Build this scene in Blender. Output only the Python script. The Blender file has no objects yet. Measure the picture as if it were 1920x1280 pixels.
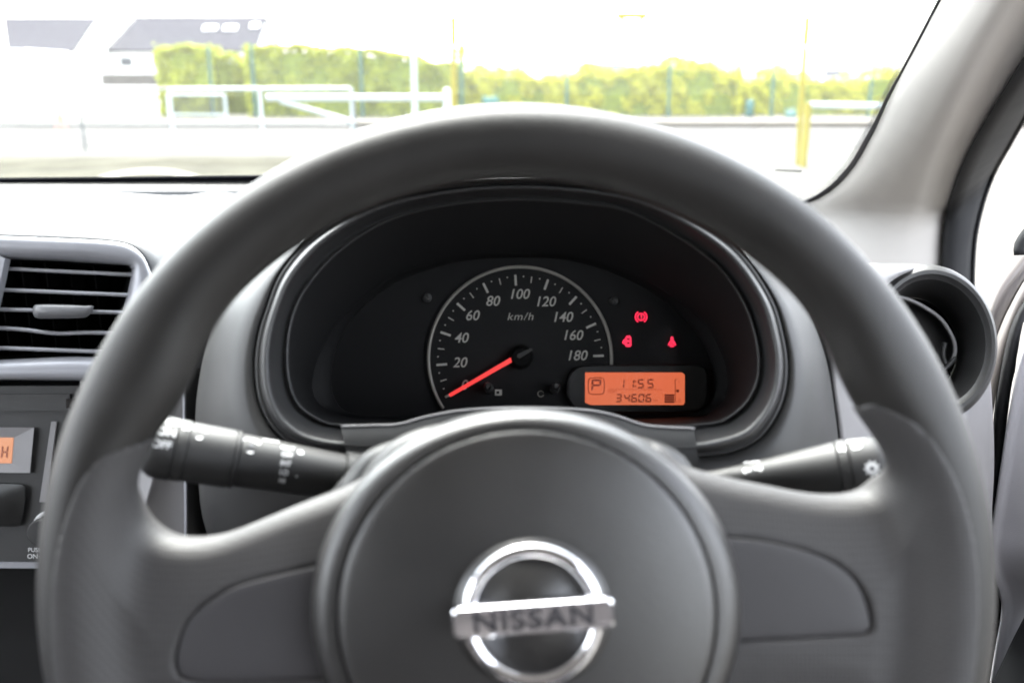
import bpy, math, random
import numpy as np
from mathutils import Vector
random.seed(4); rng = np.random.default_rng(4)
S = bpy.context.scene
COL = S.collection
# ------------------------------------------------------------------ camera
F = 1720.0                       # focal length in photo pixels (1920 wide)
PITCH = math.radians(15.9)
EYE = np.array([0.0, 0.0, 1.2])
FW = np.array([0, math.cos(PITCH), -math.sin(PITCH)])
UP = np.array([0, math.sin(PITCH), math.cos(PITCH)])
RT = np.array([1.0, 0, 0])
cam = bpy.data.cameras.new('camera'); cam.lens = 36 * F / 1920; cam.sensor_width = 36
cam.clip_start = 0.01; cam.clip_end = 5000
cam.dof.use_dof = True; cam.dof.focus_distance = 0.73; cam.dof.aperture_fstop = 6.2
co = bpy.data.objects.new('camera', cam); COL.objects.link(co)
co.location = EYE; co.rotation_euler = (math.pi/2 - PITCH, 0, 0)
S.camera = co
# ------------------------------------------------------------------ light
SUN_EL, SUN_AZ = 55, 338         # azimuth from +Y clockwise: hazy sun high ahead, a little left
w = bpy.data.worlds.new('World'); S.world = w; w.use_nodes = True
nt = w.node_tree; nt.nodes.clear()
sky = nt.nodes.new('ShaderNodeTexSky'); sky.sky_type = 'NISHITA'; sky.sun_disc = False
sky.sun_elevation = math.radians(SUN_EL); sky.sun_rotation = math.radians(SUN_AZ)
sky.dust_density = 3.0; sky.air_density = 1.0
bg = nt.nodes.new('ShaderNodeBackground'); bg.inputs[1].default_value = 0.15
wo = nt.nodes.new('ShaderNodeOutputWorld')
hs = nt.nodes.new('ShaderNodeHueSaturation'); hs.inputs['Saturation'].default_value = .28
nt.links.new(sky.outputs[0], hs.inputs['Color']); nt.links.new(hs.outputs[0], bg.inputs[0]); nt.links.new(bg.outputs[0], wo.inputs[0])
sun = bpy.data.lights.new('sun', 'SUN'); sun.energy = 0.65; sun.angle = math.radians(40); sun.color = (1, .96, .9)
so = bpy.data.objects.new('sun', sun); COL.objects.link(so); so.location = (0, 0, 20)
sd = Vector((math.sin(math.radians(SUN_AZ))*math.cos(math.radians(SUN_EL)),
             math.cos(math.radians(SUN_AZ))*math.cos(math.radians(SUN_EL)), math.sin(math.radians(SUN_EL))))
so.rotation_euler = sd.to_track_quat('Z', 'Y').to_euler()
S.view_settings.view_transform = 'Standard'; S.view_settings.look = 'None'
S.view_settings.exposure = 3.95; S.view_settings.gamma = 1
S.cycles.max_bounces = 10; S.cycles.transparent_max_bounces = 16
S.cycles.sample_clamp_indirect = 12

# ------------------------------------------------------------------ helpers
def P(x, y, d): return EYE + d*(FW + (x-960)/F*RT + (640-y)/F*UP)
def ray(x, y): return FW + (x-960)/F*RT + (640-y)/F*UP
def PYw(x, y, Y): r = ray(x, y); return EYE + r*(Y/r[1])
def PG(x, y, z=0.0): r = ray(x, y); return EYE + r*((z-1.2)/r[2])

def mat(name, col, rough=.5, metal=0.0, spec=.5, bump=0, bscale=400, var=0, vscale=6, emit=None, es=1, coat=0, pattern=None):
    m = bpy.data.materials.new(name); m.use_nodes = True
    n = m.node_tree; b = n.nodes['Principled BSDF']
    b.inputs['Base Color'].default_value = (*col, 1); b.inputs['Roughness'].default_value = rough
    b.inputs['Metallic'].default_value = metal; b.inputs['Specular IOR Level'].default_value = spec
    b.inputs['Coat Weight'].default_value = coat
    tc = n.nodes.new('ShaderNodeTexCoord')
    if var:
        t = n.nodes.new('ShaderNodeTexNoise'); t.inputs['Scale'].default_value = vscale; t.inputs['Detail'].default_value = 6
        n.links.new(tc.outputs['Object'], t.inputs['Vector'])
        r = n.nodes.new('ShaderNodeMapRange'); r.inputs['From Min'].default_value = .3; r.inputs['From Max'].default_value = .7
        r.inputs['To Min'].default_value = 1-var; r.inputs['To Max'].default_value = 1+var
        n.links.new(t.outputs['Fac'], r.inputs['Value'])
        x = n.nodes.new('ShaderNodeVectorMath'); x.operation = 'SCALE'; x.inputs[0].default_value = col
        n.links.new(r.outputs[0], x.inputs['Scale']); n.links.new(x.outputs[0], b.inputs['Base Color'])
        r2 = n.nodes.new('ShaderNodeMapRange'); r2.inputs['To Min'].default_value = max(rough-.08, .02); r2.inputs['To Max'].default_value = rough+.08
        n.links.new(t.outputs['Fac'], r2.inputs['Value']); n.links.new(r2.outputs[0], b.inputs['Roughness'])
    if bump:
        if pattern == 'dots':
            t2 = n.nodes.new('ShaderNodeTexVoronoi'); t2.inputs['Scale'].default_value = bscale; t2.inputs['Randomness'].default_value = .15
            o2 = t2.outputs['Distance']
        else:
            t2 = n.nodes.new('ShaderNodeTexNoise'); t2.inputs['Scale'].default_value = bscale; t2.inputs['Detail'].default_value = 3
            o2 = t2.outputs['Fac']
        n.links.new(tc.outputs['Object'], t2.inputs['Vector'])
        bp = n.nodes.new('ShaderNodeBump'); bp.inputs['Strength'].default_value = bump; bp.inputs['Distance'].default_value = .0004
        n.links.new(o2, bp.inputs['Height']); n.links.new(bp.outputs[0], b.inputs['Normal'])
    if emit:
        b.inputs['Emission Color'].default_value = (*emit, 1); b.inputs['Emission Strength'].default_value = es
    return m
def glass(name, tint, refl, veil, dcol=(1, 1, 1)):
    m = bpy.data.materials.new(name); m.use_nodes = True; n = m.node_tree; n.nodes.clear()
    o = n.nodes.new('ShaderNodeOutputMaterial'); t = n.nodes.new('ShaderNodeBsdfTransparent'); t.inputs[0].default_value = (*tint, 1)
    g = n.nodes.new('ShaderNodeBsdfGlossy'); g.inputs['Roughness'].default_value = .03
    fr = n.nodes.new('ShaderNodeFresnel'); fr.inputs[0].default_value = 1.3
    mu = n.nodes.new('ShaderNodeMath'); mu.operation = 'MULTIPLY'; mu.inputs[1].default_value = refl
    n.links.new(fr.outputs[0], mu.inputs[0])
    mx = n.nodes.new('ShaderNodeMixShader'); n.links.new(mu.outputs[0], mx.inputs[0]); n.links.new(t.outputs[0], mx.inputs[1]); n.links.new(g.outputs[0], mx.inputs[2])
    last = mx
    if veil:
        tl = n.nodes.new('ShaderNodeBsdfTranslucent'); tl.inputs[0].default_value = (*dcol, 1)
        nz = n.nodes.new('ShaderNodeTexNoise'); nz.inputs['Scale'].default_value = 9
        mr = n.nodes.new('ShaderNodeMapRange'); mr.inputs['To Min'].default_value = veil*.7; mr.inputs['To Max'].default_value = veil*1.3
        n.links.new(nz.outputs['Fac'], mr.inputs['Value'])
        m2 = n.nodes.new('ShaderNodeMixShader'); n.links.new(mr.outputs[0], m2.inputs[0])
        n.links.new(mx.outputs[0], m2.inputs[1]); n.links.new(tl.outputs[0], m2.inputs[2]); last = m2
    n.links.new(last.outputs[0], o.inputs[0])
    return m

ORG = {}
def thing(name, label, cat, loc, group=None):
    o = bpy.data.objects.new(name, None); COL.objects.link(o); o.location = loc; o.empty_display_size = .02
    o['label'] = label; o['category'] = cat
    if group: o['group'] = group
    ORG[o] = np.array(loc, float); return o
def mesh(name, v, f, m, parent=None, smooth=True, label=None, cat=None, kind=None, group=None, origin=None):
    v = np.asarray(v, float)
    if origin is None: origin = v.mean(0)
    origin = np.array(origin, float)
    me = bpy.data.meshes.new(name); me.from_pydata((v-origin).tolist(), [], [list(map(int, q)) for q in f]) if not isinstance(f, np.ndarray) else me.from_pydata((v-origin).tolist(), [], f.tolist())
    me.materials.append(m)
    if smooth: me.polygons.foreach_set('use_smooth', [True]*len(me.polygons))
    me.update()
    o = bpy.data.objects.new(name, me); COL.objects.link(o)
    if parent is not None:
        o.parent = parent; o.location = origin-ORG[parent]
    else: o.location = origin
    ORG[o] = origin
    if label: o['label'] = label
    if cat: o['category'] = cat
    if kind: o['kind'] = kind
    if group: o['group'] = group
    return o
def fixn(o):
    import bmesh
    b = bmesh.new(); b.from_mesh(o.data); bmesh.ops.recalc_face_normals(b, faces=b.faces); b.to_mesh(o.data); b.free(); return o
def bevel(o, w=.001, seg=2, ang=40):
    md = o.modifiers.new('bevel', 'BEVEL'); md.width = w; md.segments = seg; md.limit_method = 'ANGLE'; md.angle_limit = math.radians(ang)
    return o
def solid(o, t, off=-1):
    md = o.modifiers.new('thickness', 'SOLIDIFY'); md.thickness = t; md.offset = off; return o

def cr(pts, n=24, closed=False):
    """Catmull-Rom through points, resampled evenly to n points"""
    p = np.asarray(pts, float); k = len(p); out = []
    segs = k if closed else k-1
    for i in range(segs):
        if closed: a, b, c, d = p[(i-1) % k], p[i], p[(i+1) % k], p[(i+2) % k]
        else: a, b, c, d = p[max(i-1, 0)], p[i], p[i+1], p[min(i+2, k-1)]
        for t in np.linspace(0, 1, 14, endpoint=False):
            out.append(.5*((2*b)+(-a+c)*t+(2*a-5*b+4*c-d)*t*t+(-a+3*b-3*c+d)*t**3))
    out.append(p[0] if closed else p[-1]); out = np.array(out)
    s = np.r_[0, np.cumsum(np.linalg.norm(np.diff(out, axis=0), axis=1))]
    q = np.linspace(0, s[-1], n+1)[:-1] if closed else np.linspace(0, s[-1], n)
    return np.stack([np.interp(q, s, out[:, j]) for j in range(p.shape[1])], 1)
def radial(pts, c, n=160, closed=True):
    q = cr(pts, 600, True) - np.array(c)
    a = np.arctan2(q[:, 1], q[:, 0]); r = np.hypot(q[:, 0], q[:, 1]); i = np.argsort(a); a, r = a[i], r[i]
    t = np.linspace(-math.pi, math.pi, n, endpoint=False)
    rr = np.interp(t, a, r, period=2*math.pi)
    return np.stack([c[0]+rr*np.cos(t), c[1]+rr*np.sin(t)], 1)
def P3(px, d):
    px = np.asarray(px, float); d = np.broadcast_to(d, len(px))
    return np.array([P(x, y, z) for (x, y), z in zip(px, d)])
def loft(name, curves, m, parent=None, closed=False, cap0=False, cap1=False, **k):
    n = len(curves[0]); v = np.concatenate(curves); f = []
    for j in range(len(curves)-1):
        for i in range(n if closed else n-1):
            i2 = (i+1) % n; f.append((j*n+i, j*n+i2, (j+1)*n+i2, (j+1)*n+i))
    if cap0: f.append(tuple(range(n)))
    if cap1: f.append(tuple(range((len(curves)-1)*n, len(curves)*n)))
    return mesh(name, v, f, m, parent, **k)
def prism(name, px, d, h, m, parent=None, smooth=False, **k):
    """plate with a photo-space outline lying at depth d, raised h towards the driver"""
    a = P3(px, d); b = a - FW*h; n = len(a)
    f = [tuple(range(n)), tuple(range(2*n-1, n-1, -1))] + [(i, (i+1) % n, n+(i+1) % n, n+i) for i in range(n)]
    return fixn(mesh(name, np.concatenate([a, b]), f, m, parent, smooth=smooth, **k))
def box(name, c, s, m, parent=None, R=None, **k):
    v = np.array([[x, y, z] for x in (-1, 1) for y in (-1, 1) for z in (-1, 1)])*np.array(s)/2.
    if R is not None: v = v @ np.array(R)
    f = [(0, 1, 3, 2), (4, 6, 7, 5), (0, 4, 5, 1), (2, 3, 7, 6), (0, 2, 6, 4), (1, 5, 7, 3)]
    k.setdefault('smooth', False)
    return mesh(name, v+np.array(c), f, m, parent, **k)
def bar(name, a, b, r, m, parent=None, n=12, r2=None, **k):
    return lathe(name, a, b, [(0, 0), (0, r), (1, r2 or r), (1, 0)], m, parent, n=n, unit=True, **k)
def frame(ax, up=None):
    ax = np.array(ax, float); ax /= np.linalg.norm(ax)
    up = UP if up is None else up
    e1 = np.array(up) - ax*(np.array(up)@ax)
    if np.linalg.norm(e1) < 1e-3: e1 = RT - ax*(RT@ax)
    e1 /= np.linalg.norm(e1); e2 = np.cross(ax, e1); return ax, e1, e2
def lathe(name, a, b, prof, m, parent=None, n=48, unit=False, sx=1, sy=1, **k):
    """prof: (t along a->b, radius); unit: t as a fraction"""
    a = np.array(a, float); b = np.array(b, float); L = np.linalg.norm(b-a); ax, e1, e2 = frame(b-a)
    v = []; f = []
    for t, r in prof:
        t = t*L if unit else t
        for i in range(n):
            q = 2*math.pi*i/n; v.append(a+ax*t+r*(math.cos(q)*e1*sy+math.sin(q)*e2*sx))
    for j in range(len(prof)-1):
        for i in range(n):
            i2 = (i+1) % n; f.append((j*n+i, j*n+i2, (j+1)*n+i2, (j+1)*n+i))
    o = mesh(name, v, f, m, parent, **k); autos(o); return o
def autos(o, ang=35):
    import bmesh
    b = bmesh.new(); b.from_mesh(o.data); bmesh.ops.remove_doubles(b, verts=b.verts, dist=1e-6)
    bmesh.ops.recalc_face_normals(b, faces=b.faces)
    for e in b.edges:
        if len(e.link_faces) == 2 and e.calc_face_angle(0) > math.radians(ang): e.smooth = False
    b.to_mesh(o.data); b.free(); return o
def tube(name, pts, r, m, parent=None, n=10, closed=False, **k):
    p = np.asarray(pts, float); N = len(p); v = []; f = []
    rr = np.broadcast_to(r, N)
    for i in range(N):
        t = (p[(i+1) % N]-p[i-1]) if closed else p[min(i+1, N-1)]-p[max(i-1, 0)]
        ax, e1, e2 = frame(t, -FW)
        for j in range(n):
            q = 2*math.pi*j/n; v.append(p[i]+rr[i]*(math.cos(q)*e1+math.sin(q)*e2))
    for i in range(N if closed else N-1):
        i2 = (i+1) % N
        for j in range(n): j2 = (j+1) % n; f.append((i*n+j, i*n+j2, i2*n+j2, i2*n+j))
    if not closed: f += [tuple(range(n)), tuple(range((N-1)*n, N*n))]
    return fixn(mesh(name, v, f, m, parent, **k))
def text_geo(s, size=1, shear=0, off=0, spacing=1):
    c = bpy.data.curves.new('t', 'FONT'); c.body = s; c.size = size; c.shear = shear; c.offset = off
    c.align_x = 'CENTER'; c.align_y = 'CENTER'; c.space_character = spacing; c.resolution_u = 4
    o = bpy.data.objects.new('t', c); COL.objects.link(o)
    dg = bpy.context.evaluated_depsgraph_get(); me = bpy.data.meshes.new_from_object(o.evaluated_get(dg))
    v = np.array([q.co[:] for q in me.vertices]); f = [tuple(p.vertices) for p in me.polygons]
    bpy.data.objects.remove(o); bpy.data.curves.remove(c); bpy.data.meshes.remove(me)
    v[:, :2] -= (v[:, :2].max(0)+v[:, :2].min(0))/2
    return v, f
def label_px(name, s, cx, cy, h, d, m, parent, shear=0, off=0, sx=1, rot=0, spacing=1, lift=.0003):
    v, f = text_geo(s, 1, shear, off, spacing)
    hh = v[:, 1].max()-v[:, 1].min(); v = v/hh*h; v[:, 0] *= sx
    c, q = math.cos(rot), math.sin(rot); x = v[:, 0]*c-v[:, 1]*q; y = v[:, 0]*q+v[:, 1]*c
    w = P3(np.stack([cx+x, cy-y], 1), d) - FW*lift
    return mesh(name, w, f, m, parent, smooth=False)

# --- signed distance meshing -------------------------------------------------
def sdf_poly(U, V, poly):
    p = np.asarray(poly, float); D = np.full(U.shape, 1e9); ins = np.zeros(U.shape, bool)
    for i in range(len(p)):
        a = p[i]; b = p[(i+1) % len(p)]; e = b-a; L = e@e
        if L < 1e-14: continue
        wx, wy = U-a[0], V-a[1]; t = np.clip((wx*e[0]+wy*e[1])/L, 0, 1)
        D = np.minimum(D, (wx-e[0]*t)**2+(wy-e[1]*t)**2)
        c = ((a[1] > V) != (b[1] > V)) & (U < e[0]*(V-a[1])/(e[1] if abs(e[1]) > 1e-12 else 1e-12)+a[0]); ins ^= c
    D = np.sqrt(D); return np.where(ins, -D, D)
def smin(a, b, k):
    h = np.clip(.5+.5*(b-a)/k, 0, 1); return b*(1-h)+a*h-k*h*(1-h)
def smax(a, b, k): return -smin(-a, -b, k)
def extr(d2, w, w0, w1, r):
    dw = np.abs(w-(w0+w1)/2)-(w1-w0)/2+r; d = d2+r
    return np.minimum(np.maximum(d, dw), 0)+np.sqrt(np.maximum(d, 0)**2+np.maximum(dw, 0)**2)-r
def nets(Fv, o, h):
    s = Fv < 0; nx, ny, nz = Fv.shape
    acc = np.zeros((nx-1, ny-1, nz-1, 3), np.float32); cnt = np.zeros((nx-1, ny-1, nz-1), np.float32)
    cs = [(0, 1), (0, 1), (0, 1)]
    for ax in range(3):
        for p in (0, 1):
            for q in (0, 1):
                off = [0, 0, 0]; oth = [k for k in range(3) if k != ax]; off[oth[0]] = p; off[oth[1]] = q
                o2 = list(off); o2[ax] = 1
                A = Fv[off[0]:off[0]+nx-1, off[1]:off[1]+ny-1, off[2]:off[2]+nz-1]
                B = Fv[o2[0]:o2[0]+nx-1, o2[1]:o2[1]+ny-1, o2[2]:o2[2]+nz-1]
                c = (A < 0) != (B < 0); den = np.where(c, A-B, 1); t = np.where(c, A/den, 0)
                for k in range(3):
                    acc[..., k] += np.where(c, t if k == ax else off[k], 0)
                cnt += c
    act = cnt > 0; idx = np.full(act.shape, -1); idx[act] = np.arange(act.sum())
    g = np.stack(np.nonzero(act), 1); v = (g+acc[act]/cnt[act][:, None])*h+np.array(o)
    faces = []
    for ax in range(3):
        sl0 = [slice(None)]*3; sl1 = [slice(None)]*3; sl0[ax] = slice(0, -1); sl1[ax] = slice(1, None)
        c = s[tuple(sl0)] != s[tuple(sl1)]; i, j, k = np.nonzero(c); ijk = np.stack([i, j, k], 1)
        b, cc = [q for q in range(3) if q != ax]
        ok = (ijk[:, b] > 0) & (ijk[:, cc] > 0) & (ijk[:, b] < Fv.shape[b]-1) & (ijk[:, cc] < Fv.shape[cc]-1); ijk = ijk[ok]
        def gi(db, dc):
            q = ijk.copy(); q[:, b] += db; q[:, cc] += dc; return idx[q[:, 0], q[:, 1], q[:, 2]]
        fq = np.stack([gi(-1, -1), gi(0, -1), gi(0, 0), gi(-1, 0)], 1)
        inside = s[ijk[:, 0], ijk[:, 1], ijk[:, 2]]
        if ax == 1: inside = ~inside
        fq[~inside] = fq[~inside][:, ::-1]; faces.append(fq)
    return v, np.concatenate(faces)

# ------------------------------------------------------------------ materials
M = {}
M['rim'] = mat('soft_black_rim', (.013, .012, .0112), .47, spec=.38, bump=.5, bscale=1000, var=.18, vscale=40)
M['grip'] = mat('dimpled_grip', (.036, .0345, .035), .60, spec=.38, bump=.55, bscale=600, pattern='dots', var=.1, vscale=30)
M['hub'] = mat('airbag_plastic', (.013, .0122, .0118), .38, spec=.8, bump=.45, bscale=1100, var=.28, vscale=22)
M['insert'] = mat('smooth_spoke_insert', (.036, .0345, .037), .55, spec=.38, bump=.2, bscale=1500, var=.08, vscale=30)
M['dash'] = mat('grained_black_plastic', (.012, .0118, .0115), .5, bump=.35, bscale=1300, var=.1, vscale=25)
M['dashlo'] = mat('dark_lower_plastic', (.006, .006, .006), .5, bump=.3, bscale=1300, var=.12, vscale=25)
M['pad'] = mat('dash_top_pad', (.034, .035, .038), .6, spec=.3, bump=.3, bscale=900, var=.06, vscale=12)
M['knee'] = mat('matt_knee_panel', (.008, .008, .008), .8, spec=.15, bump=.3, bscale=1300)
M['ring'] = mat('vent_ring_plastic', (.022, .0215, .0215), .45, bump=.3, bscale=1300)
M['side'] = mat('grey_dash_side', (.17, .165, .168), .48, bump=.35, bscale=1300, var=.06, vscale=20)
M['bezel'] = mat('glossy_bezel', (.022, .022, .0225), .42, bump=.1, bscale=1500)
M['matte'] = mat('matte_black', (.006, .006, .0065), .7, spec=.25, bump=.2, bscale=1600)
M['face'] = mat('gauge_face', (.005, .005, .0055), .65, spec=.2)
M['void'] = mat('black_void', (.003, .003, .003), .8, spec=.1)
M['silver'] = mat('silver_plastic', (.22, .222, .24), .36, metal=.25, bump=.15, bscale=1600, var=.05, vscale=30)
M['slat'] = mat('vent_slat', (.10, .10, .105), .35, bump=.1, bscale=1200)
M['chrome'] = mat('chrome', (.82, .82, .84), .06, metal=1)
M['ink'] = mat('white_print', (.5, .5, .5), .5)
M['dialink'] = mat('dial_print', (.36, .35, .32), .5, spec=.2)
M['ringink'] = mat('dial_ring_silver', (.20, .19, .17), .45, metal=.2)
M['engrave'] = mat('engraved_dark', (.03, .03, .035), .4)
M['stalk'] = mat('stalk_plastic', (.009, .0085, .0083), .55, bump=.15, bscale=1800, var=.08, vscale=50)
M['pillar'] = mat('light_grey_trim', (.37, .35, .33), .75, spec=.25, bump=.35, bscale=900, var=.03, vscale=14)
M['rubber'] = mat('black_rubber', (.010, .010, .011), .7, spec=.25, bump=.3, bscale=800, var=.1, vscale=30)
M['doorgrey'] = mat('grey_door_trim', (.36, .35, .37), .55, bump=.35, bscale=900, var=.04, vscale=14)
M['doorbeige'] = mat('taupe_painted_shut', (.20, .175, .16), .4, var=.08, vscale=12)
M['frit'] = mat('ceramic_frit', (.006, .005, .012), .4)
M['needle'] = mat('red_needle', (.75, .05, .05), .4, emit=(1, .045, .04), es=.050)
M['lampred'] = mat('lit_red_lamp', (.6, .02, .05), .4, emit=(1, .02, .075), es=.085)
M['lampdark'] = mat('lamp_symbol_dark', (.04, 0, .004), .6)
M['headliner'] = mat('headliner_cloth', (.60, .58, .55), .9, spec=.1, bump=.4, bscale=700, var=.04)
M['seat'] = mat('seat_cloth', (.045, .04, .04), .9, bump=.5, bscale=600, var=.15, vscale=20)
M['carpet'] = mat('carpet', (.02, .02, .021), .95, bump=.6, bscale=500, var=.2)
M['wglass'] = glass('windscreen_glass', (.95, .97, .96), .10, .006, (1, .98, .97))  # faint translucent veil in the glass stands in for flare haze
M['sglass'] = glass('side_glass', (.92, .94, .93), .8, 0)
M['lens'] = glass('gauge_lens', (.97, .97, .97), .04, 0)
# lcd: orange backlit screen, a little uneven as in a real display
def lcd(name, c1, c2, es):
    m = mat(name, c1, .3); n = m.node_tree; b = n.nodes['Principled BSDF']
    t = n.nodes.new('ShaderNodeTexNoise'); t.inputs['Scale'].default_value = 22; t.inputs['Detail'].default_value = 1
    tc = n.nodes.new('ShaderNodeTexCoord'); n.links.new(tc.outputs['Object'], t.inputs['Vector'])
    r = n.nodes.new('ShaderNodeMix'); r.data_type = 'RGBA'; r.inputs[6].default_value = (*c1, 1); r.inputs[7].default_value = (*c2, 1)
    n.links.new(t.outputs['Fac'], r.inputs[0]); n.links.new(r.outputs[2], b.inputs['Emission Color']); b.inputs['Emission Strength'].default_value = es
    b.inputs['Base Color'].default_value = (.1, .03, .015, 1)
    return m
M['lcd'] = lcd('orange_backlit_lcd', (.95, .13, .035), (.8, .24, .12), .052)
M['lcd2'] = lcd('radio_lcd', (.9, .35, .16), (.85, .42, .22), .05)
M['lcdink'] = mat('lcd_segment', (.10, .02, .012), .5, emit=(.3, .02, .01), es=.012)
M['lcdfaint'] = mat('lcd_segment_faint', (.10, .02, .012), .5, emit=(.5, .08, .03), es=.045)

# ================================================================== STEERING WHEEL
WC = P(967.6, 1076.5, .357); tt = math.radians(3.0)
WU = RT.copy(); WV = UP*math.cos(tt)+FW*math.sin(tt); WN = np.cross(WU, WV)   # WN towards the driver
def wloc(x, y, w=0.0):
    r = ray(x, y); o = WC+WN*w; t = ((o-EYE)@WN)/(r@WN); q = EYE+r*t-WC; return q@WU, q@WV
def w2w(v): v = np.asarray(v, float); return WC+v[:, :1]*WU+v[:, 1:2]*WV+v[:, 2:3]*WN
wheel = thing('steering_wheel', 'black steering wheel with round airbag cover and chrome badge, filling the foreground', 'steering wheel', WC)
RR, TR = .1702, .0150
def bulge(a): return .0068*(np.exp(-((a-math.radians(152))/math.radians(9.5))**2)+np.exp(-((a-math.radians(28))/math.radians(9.5))**2))
def torus(U, V, W, r=TR, flat=.93):
    b = bulge(np.arctan2(V, U)); q = np.hypot(U, V)-(RR-b/2); return np.sqrt((q*r/(r+b/2))**2+(W/flat)**2)-r
v = []; f = []; N1, N2 = 220, 36
for i in range(N1):
    a = 2*math.pi*i/N1
    for j in range(N2):
        b = 2*math.pi*j/N2; bb = float(bulge(math.atan2(math.sin(a), math.cos(a)))); rr = RR-bb/2+(TR+bb/2)*math.cos(b); v.append((rr*math.cos(a), rr*math.sin(a), TR*.93*math.sin(b)))
for i in range(N1):
    for j in range(N2): f.append((i*N2+j, ((i+1) % N1)*N2+j, ((i+1) % N1)*N2+(j+1) % N2, i*N2+(j+1) % N2))
mesh('rim', w2w(v), f, M['rim'], wheel)

LSEAM = [(262, 832), (218, 848), (186, 876), (160, 920), (134, 995), (119, 1080), (115, 1180), (123, 1280), (150, 1400), (215, 1500), (330, 1440), (500, 1400), (640, 1420), (760, 1400), (800, 1100), (760, 850)]
RSEAM = [(1648, 762), (1680, 780), (1716, 805), (1756, 862), (1787, 930), (1808, 1020), (1815, 1110), (1812, 1200), (1802, 1280), (1770, 1400), (1700, 1500), (1600, 1440), (1480, 1400), (1320, 1420), (1200, 1400), (1180, 1100), (1200, 830)]
LREG = LSEAM+[(640, 885), (540, 925), (440, 965), (360, 985), (320, 970), (296, 930), (296, 880), (305, 818)]
RREG = RSEAM+[(1300, 845), (1450, 885), (1560, 898), (1610, 885), (1630, 860), (1630, 810), (1618, 760)]
LSLAB = [(200, 900), (170, 960), (140, 1040), (130, 1180), (140, 1280), (165, 1400), (225, 1490), (330, 1440), (500, 1400), (640, 1420), (760, 1400), (800, 1100), (760, 862), (700, 884), (640, 916), (545, 953), (465, 986), (405, 1008), (345, 1016), (300, 1008), (266, 985), (244, 955), (225, 920)]
RSLAB = [(1730, 880), (1770, 960), (1795, 1040), (1800, 1180), (1790, 1280), (1760, 1400), (1700, 1490), (1600, 1440), (1480, 1400), (1320, 1420), (1200, 1400), (1180, 1100), (1220, 845), (1290, 876), (1370, 898), (1450, 915), (1530, 930), (1590, 933), (1634, 924), (1664, 901), (1700, 888)]
LPAN = [(690, 1040), (620, 1055), (520, 1078), (440, 1100), (385, 1130), (348, 1165), (330, 1210), (325, 1250), (345, 1274), (420, 1278), (600, 1274), (690, 1272)]
RPAN = [(1290, 1002), (1370, 1008), (1440, 1016), (1530, 1038), (1590, 1070), (1622, 1110), (1638, 1165), (1630, 1188), (1570, 1194), (1460, 1200), (1370, 1204), (1290, 1208)]
def spoke(reg, pan, slb):
    h = .0011; FACE = .0055
    rp = np.array([wloc(x, y, .006) for x, y in cr(reg, 150, True)])
    sp = np.array([wloc(x, y, -.004) for x, y in cr(slb, 150, True)])
    pp = np.array([wloc(x, y, FACE) for x, y in cr(pan, 80, True)])
    u = np.arange(rp[:, 0].min()-.006, rp[:, 0].max()+.006, h); vv = np.arange(rp[:, 1].min()-.006, rp[:, 1].max()+.006, h); ww = np.arange(-.022, .022, h)
    U2, V2 = np.meshgrid(u, vv, indexing='ij'); d2 = sdf_poly(U2, V2, rp).astype(np.float32); p2 = sdf_poly(U2, V2, pp).astype(np.float32); s2 = sdf_poly(U2, V2, sp).astype(np.float32)
    U, V, W = np.meshgrid(u, vv, ww, indexing='ij')
    drop = .010*(1-np.clip(-s2/.038, 0, 1))**1.5
    slab = extr(s2[..., None], W+drop[..., None], -.016, FACE, .0080)
    T = torus(U, V, W, TR+.0010)
    Fv = smin(T, slab, .014)
    Fv = np.maximum(Fv, d2[..., None]-.0002)
    pocket = extr(p2[..., None], W, FACE-.0045, .03, .0008)
    Fv = smax(Fv, -pocket, .0012)
    V_, F_ = nets(Fv.astype(np.float32), (u[0], vv[0], ww[0]), h)
    mesh('spoke', w2w(V_), F_, M['grip'], wheel)
    # insert panel, its edge rolled down into the pocket
    c = pp.mean(0); rings = []
    for sc, wz in ((.974, FACE-.0044), (.974, FACE-.0016), (.971, FACE-.0012), (.96, FACE-.0011), (.8, FACE-.0009), (.4, FACE-.0007)):
        q = c+(pp-c)*sc; rings.append(w2w(np.c_[q, np.full(len(q), wz)]))
    loft('spoke_insert', rings, M['insert'], wheel, closed=True, cap1=True)
spoke(LREG, LPAN, LSLAB); spoke(RREG, RPAN, RSLAB)

# airbag cover: a shallow turned dome with a seam ring
HW = .021
hu, hv = wloc(988, 1152, HW)
def hubring(name, prof, m, n=128, sx=1.03, parent=None):
    v = []; f = []
    for r, wz in prof:
        for i in range(n):
            a = 2*math.pi*i/n; v.append((hu+r*(sx+.06*min(max((r-.068)/.007, 0), 1))*math.cos(a), hv+r*math.sin(a), wz))
    for j in range(len(prof)-1):
        for i in range(n): i2 = (i+1) % n; f.append((j*n+i, j*n+i2, (j+1)*n+i2, (j+1)*n+i))
    return autos(mesh(name, w2w(v), f, m, parent or wheel), 50)
hubring('airbag_surround', [(.0677, .0175), (.0677, .0196), (.0680, .0203), (.0692, .0202), (.0704, .0198), (.0716, .0190), (.0728, .0174), (.0739, .0148), (.0746, .0112), (.0750, .0060), (.0751, .0), (.0750, -.010), (.074, -.020), (.066, -.026), (.03, -.028)], M['hub'])
cover = hubring('airbag_cover', [(.0001, .0262), (.015, .0260), (.030, .0254), (.045, .0243), (.056, .0230), (.0632, .0217), (.0658, .0211), (.0668, .0205), (.0672, .0196), (.0673, .0175)], M['hub'])
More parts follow.
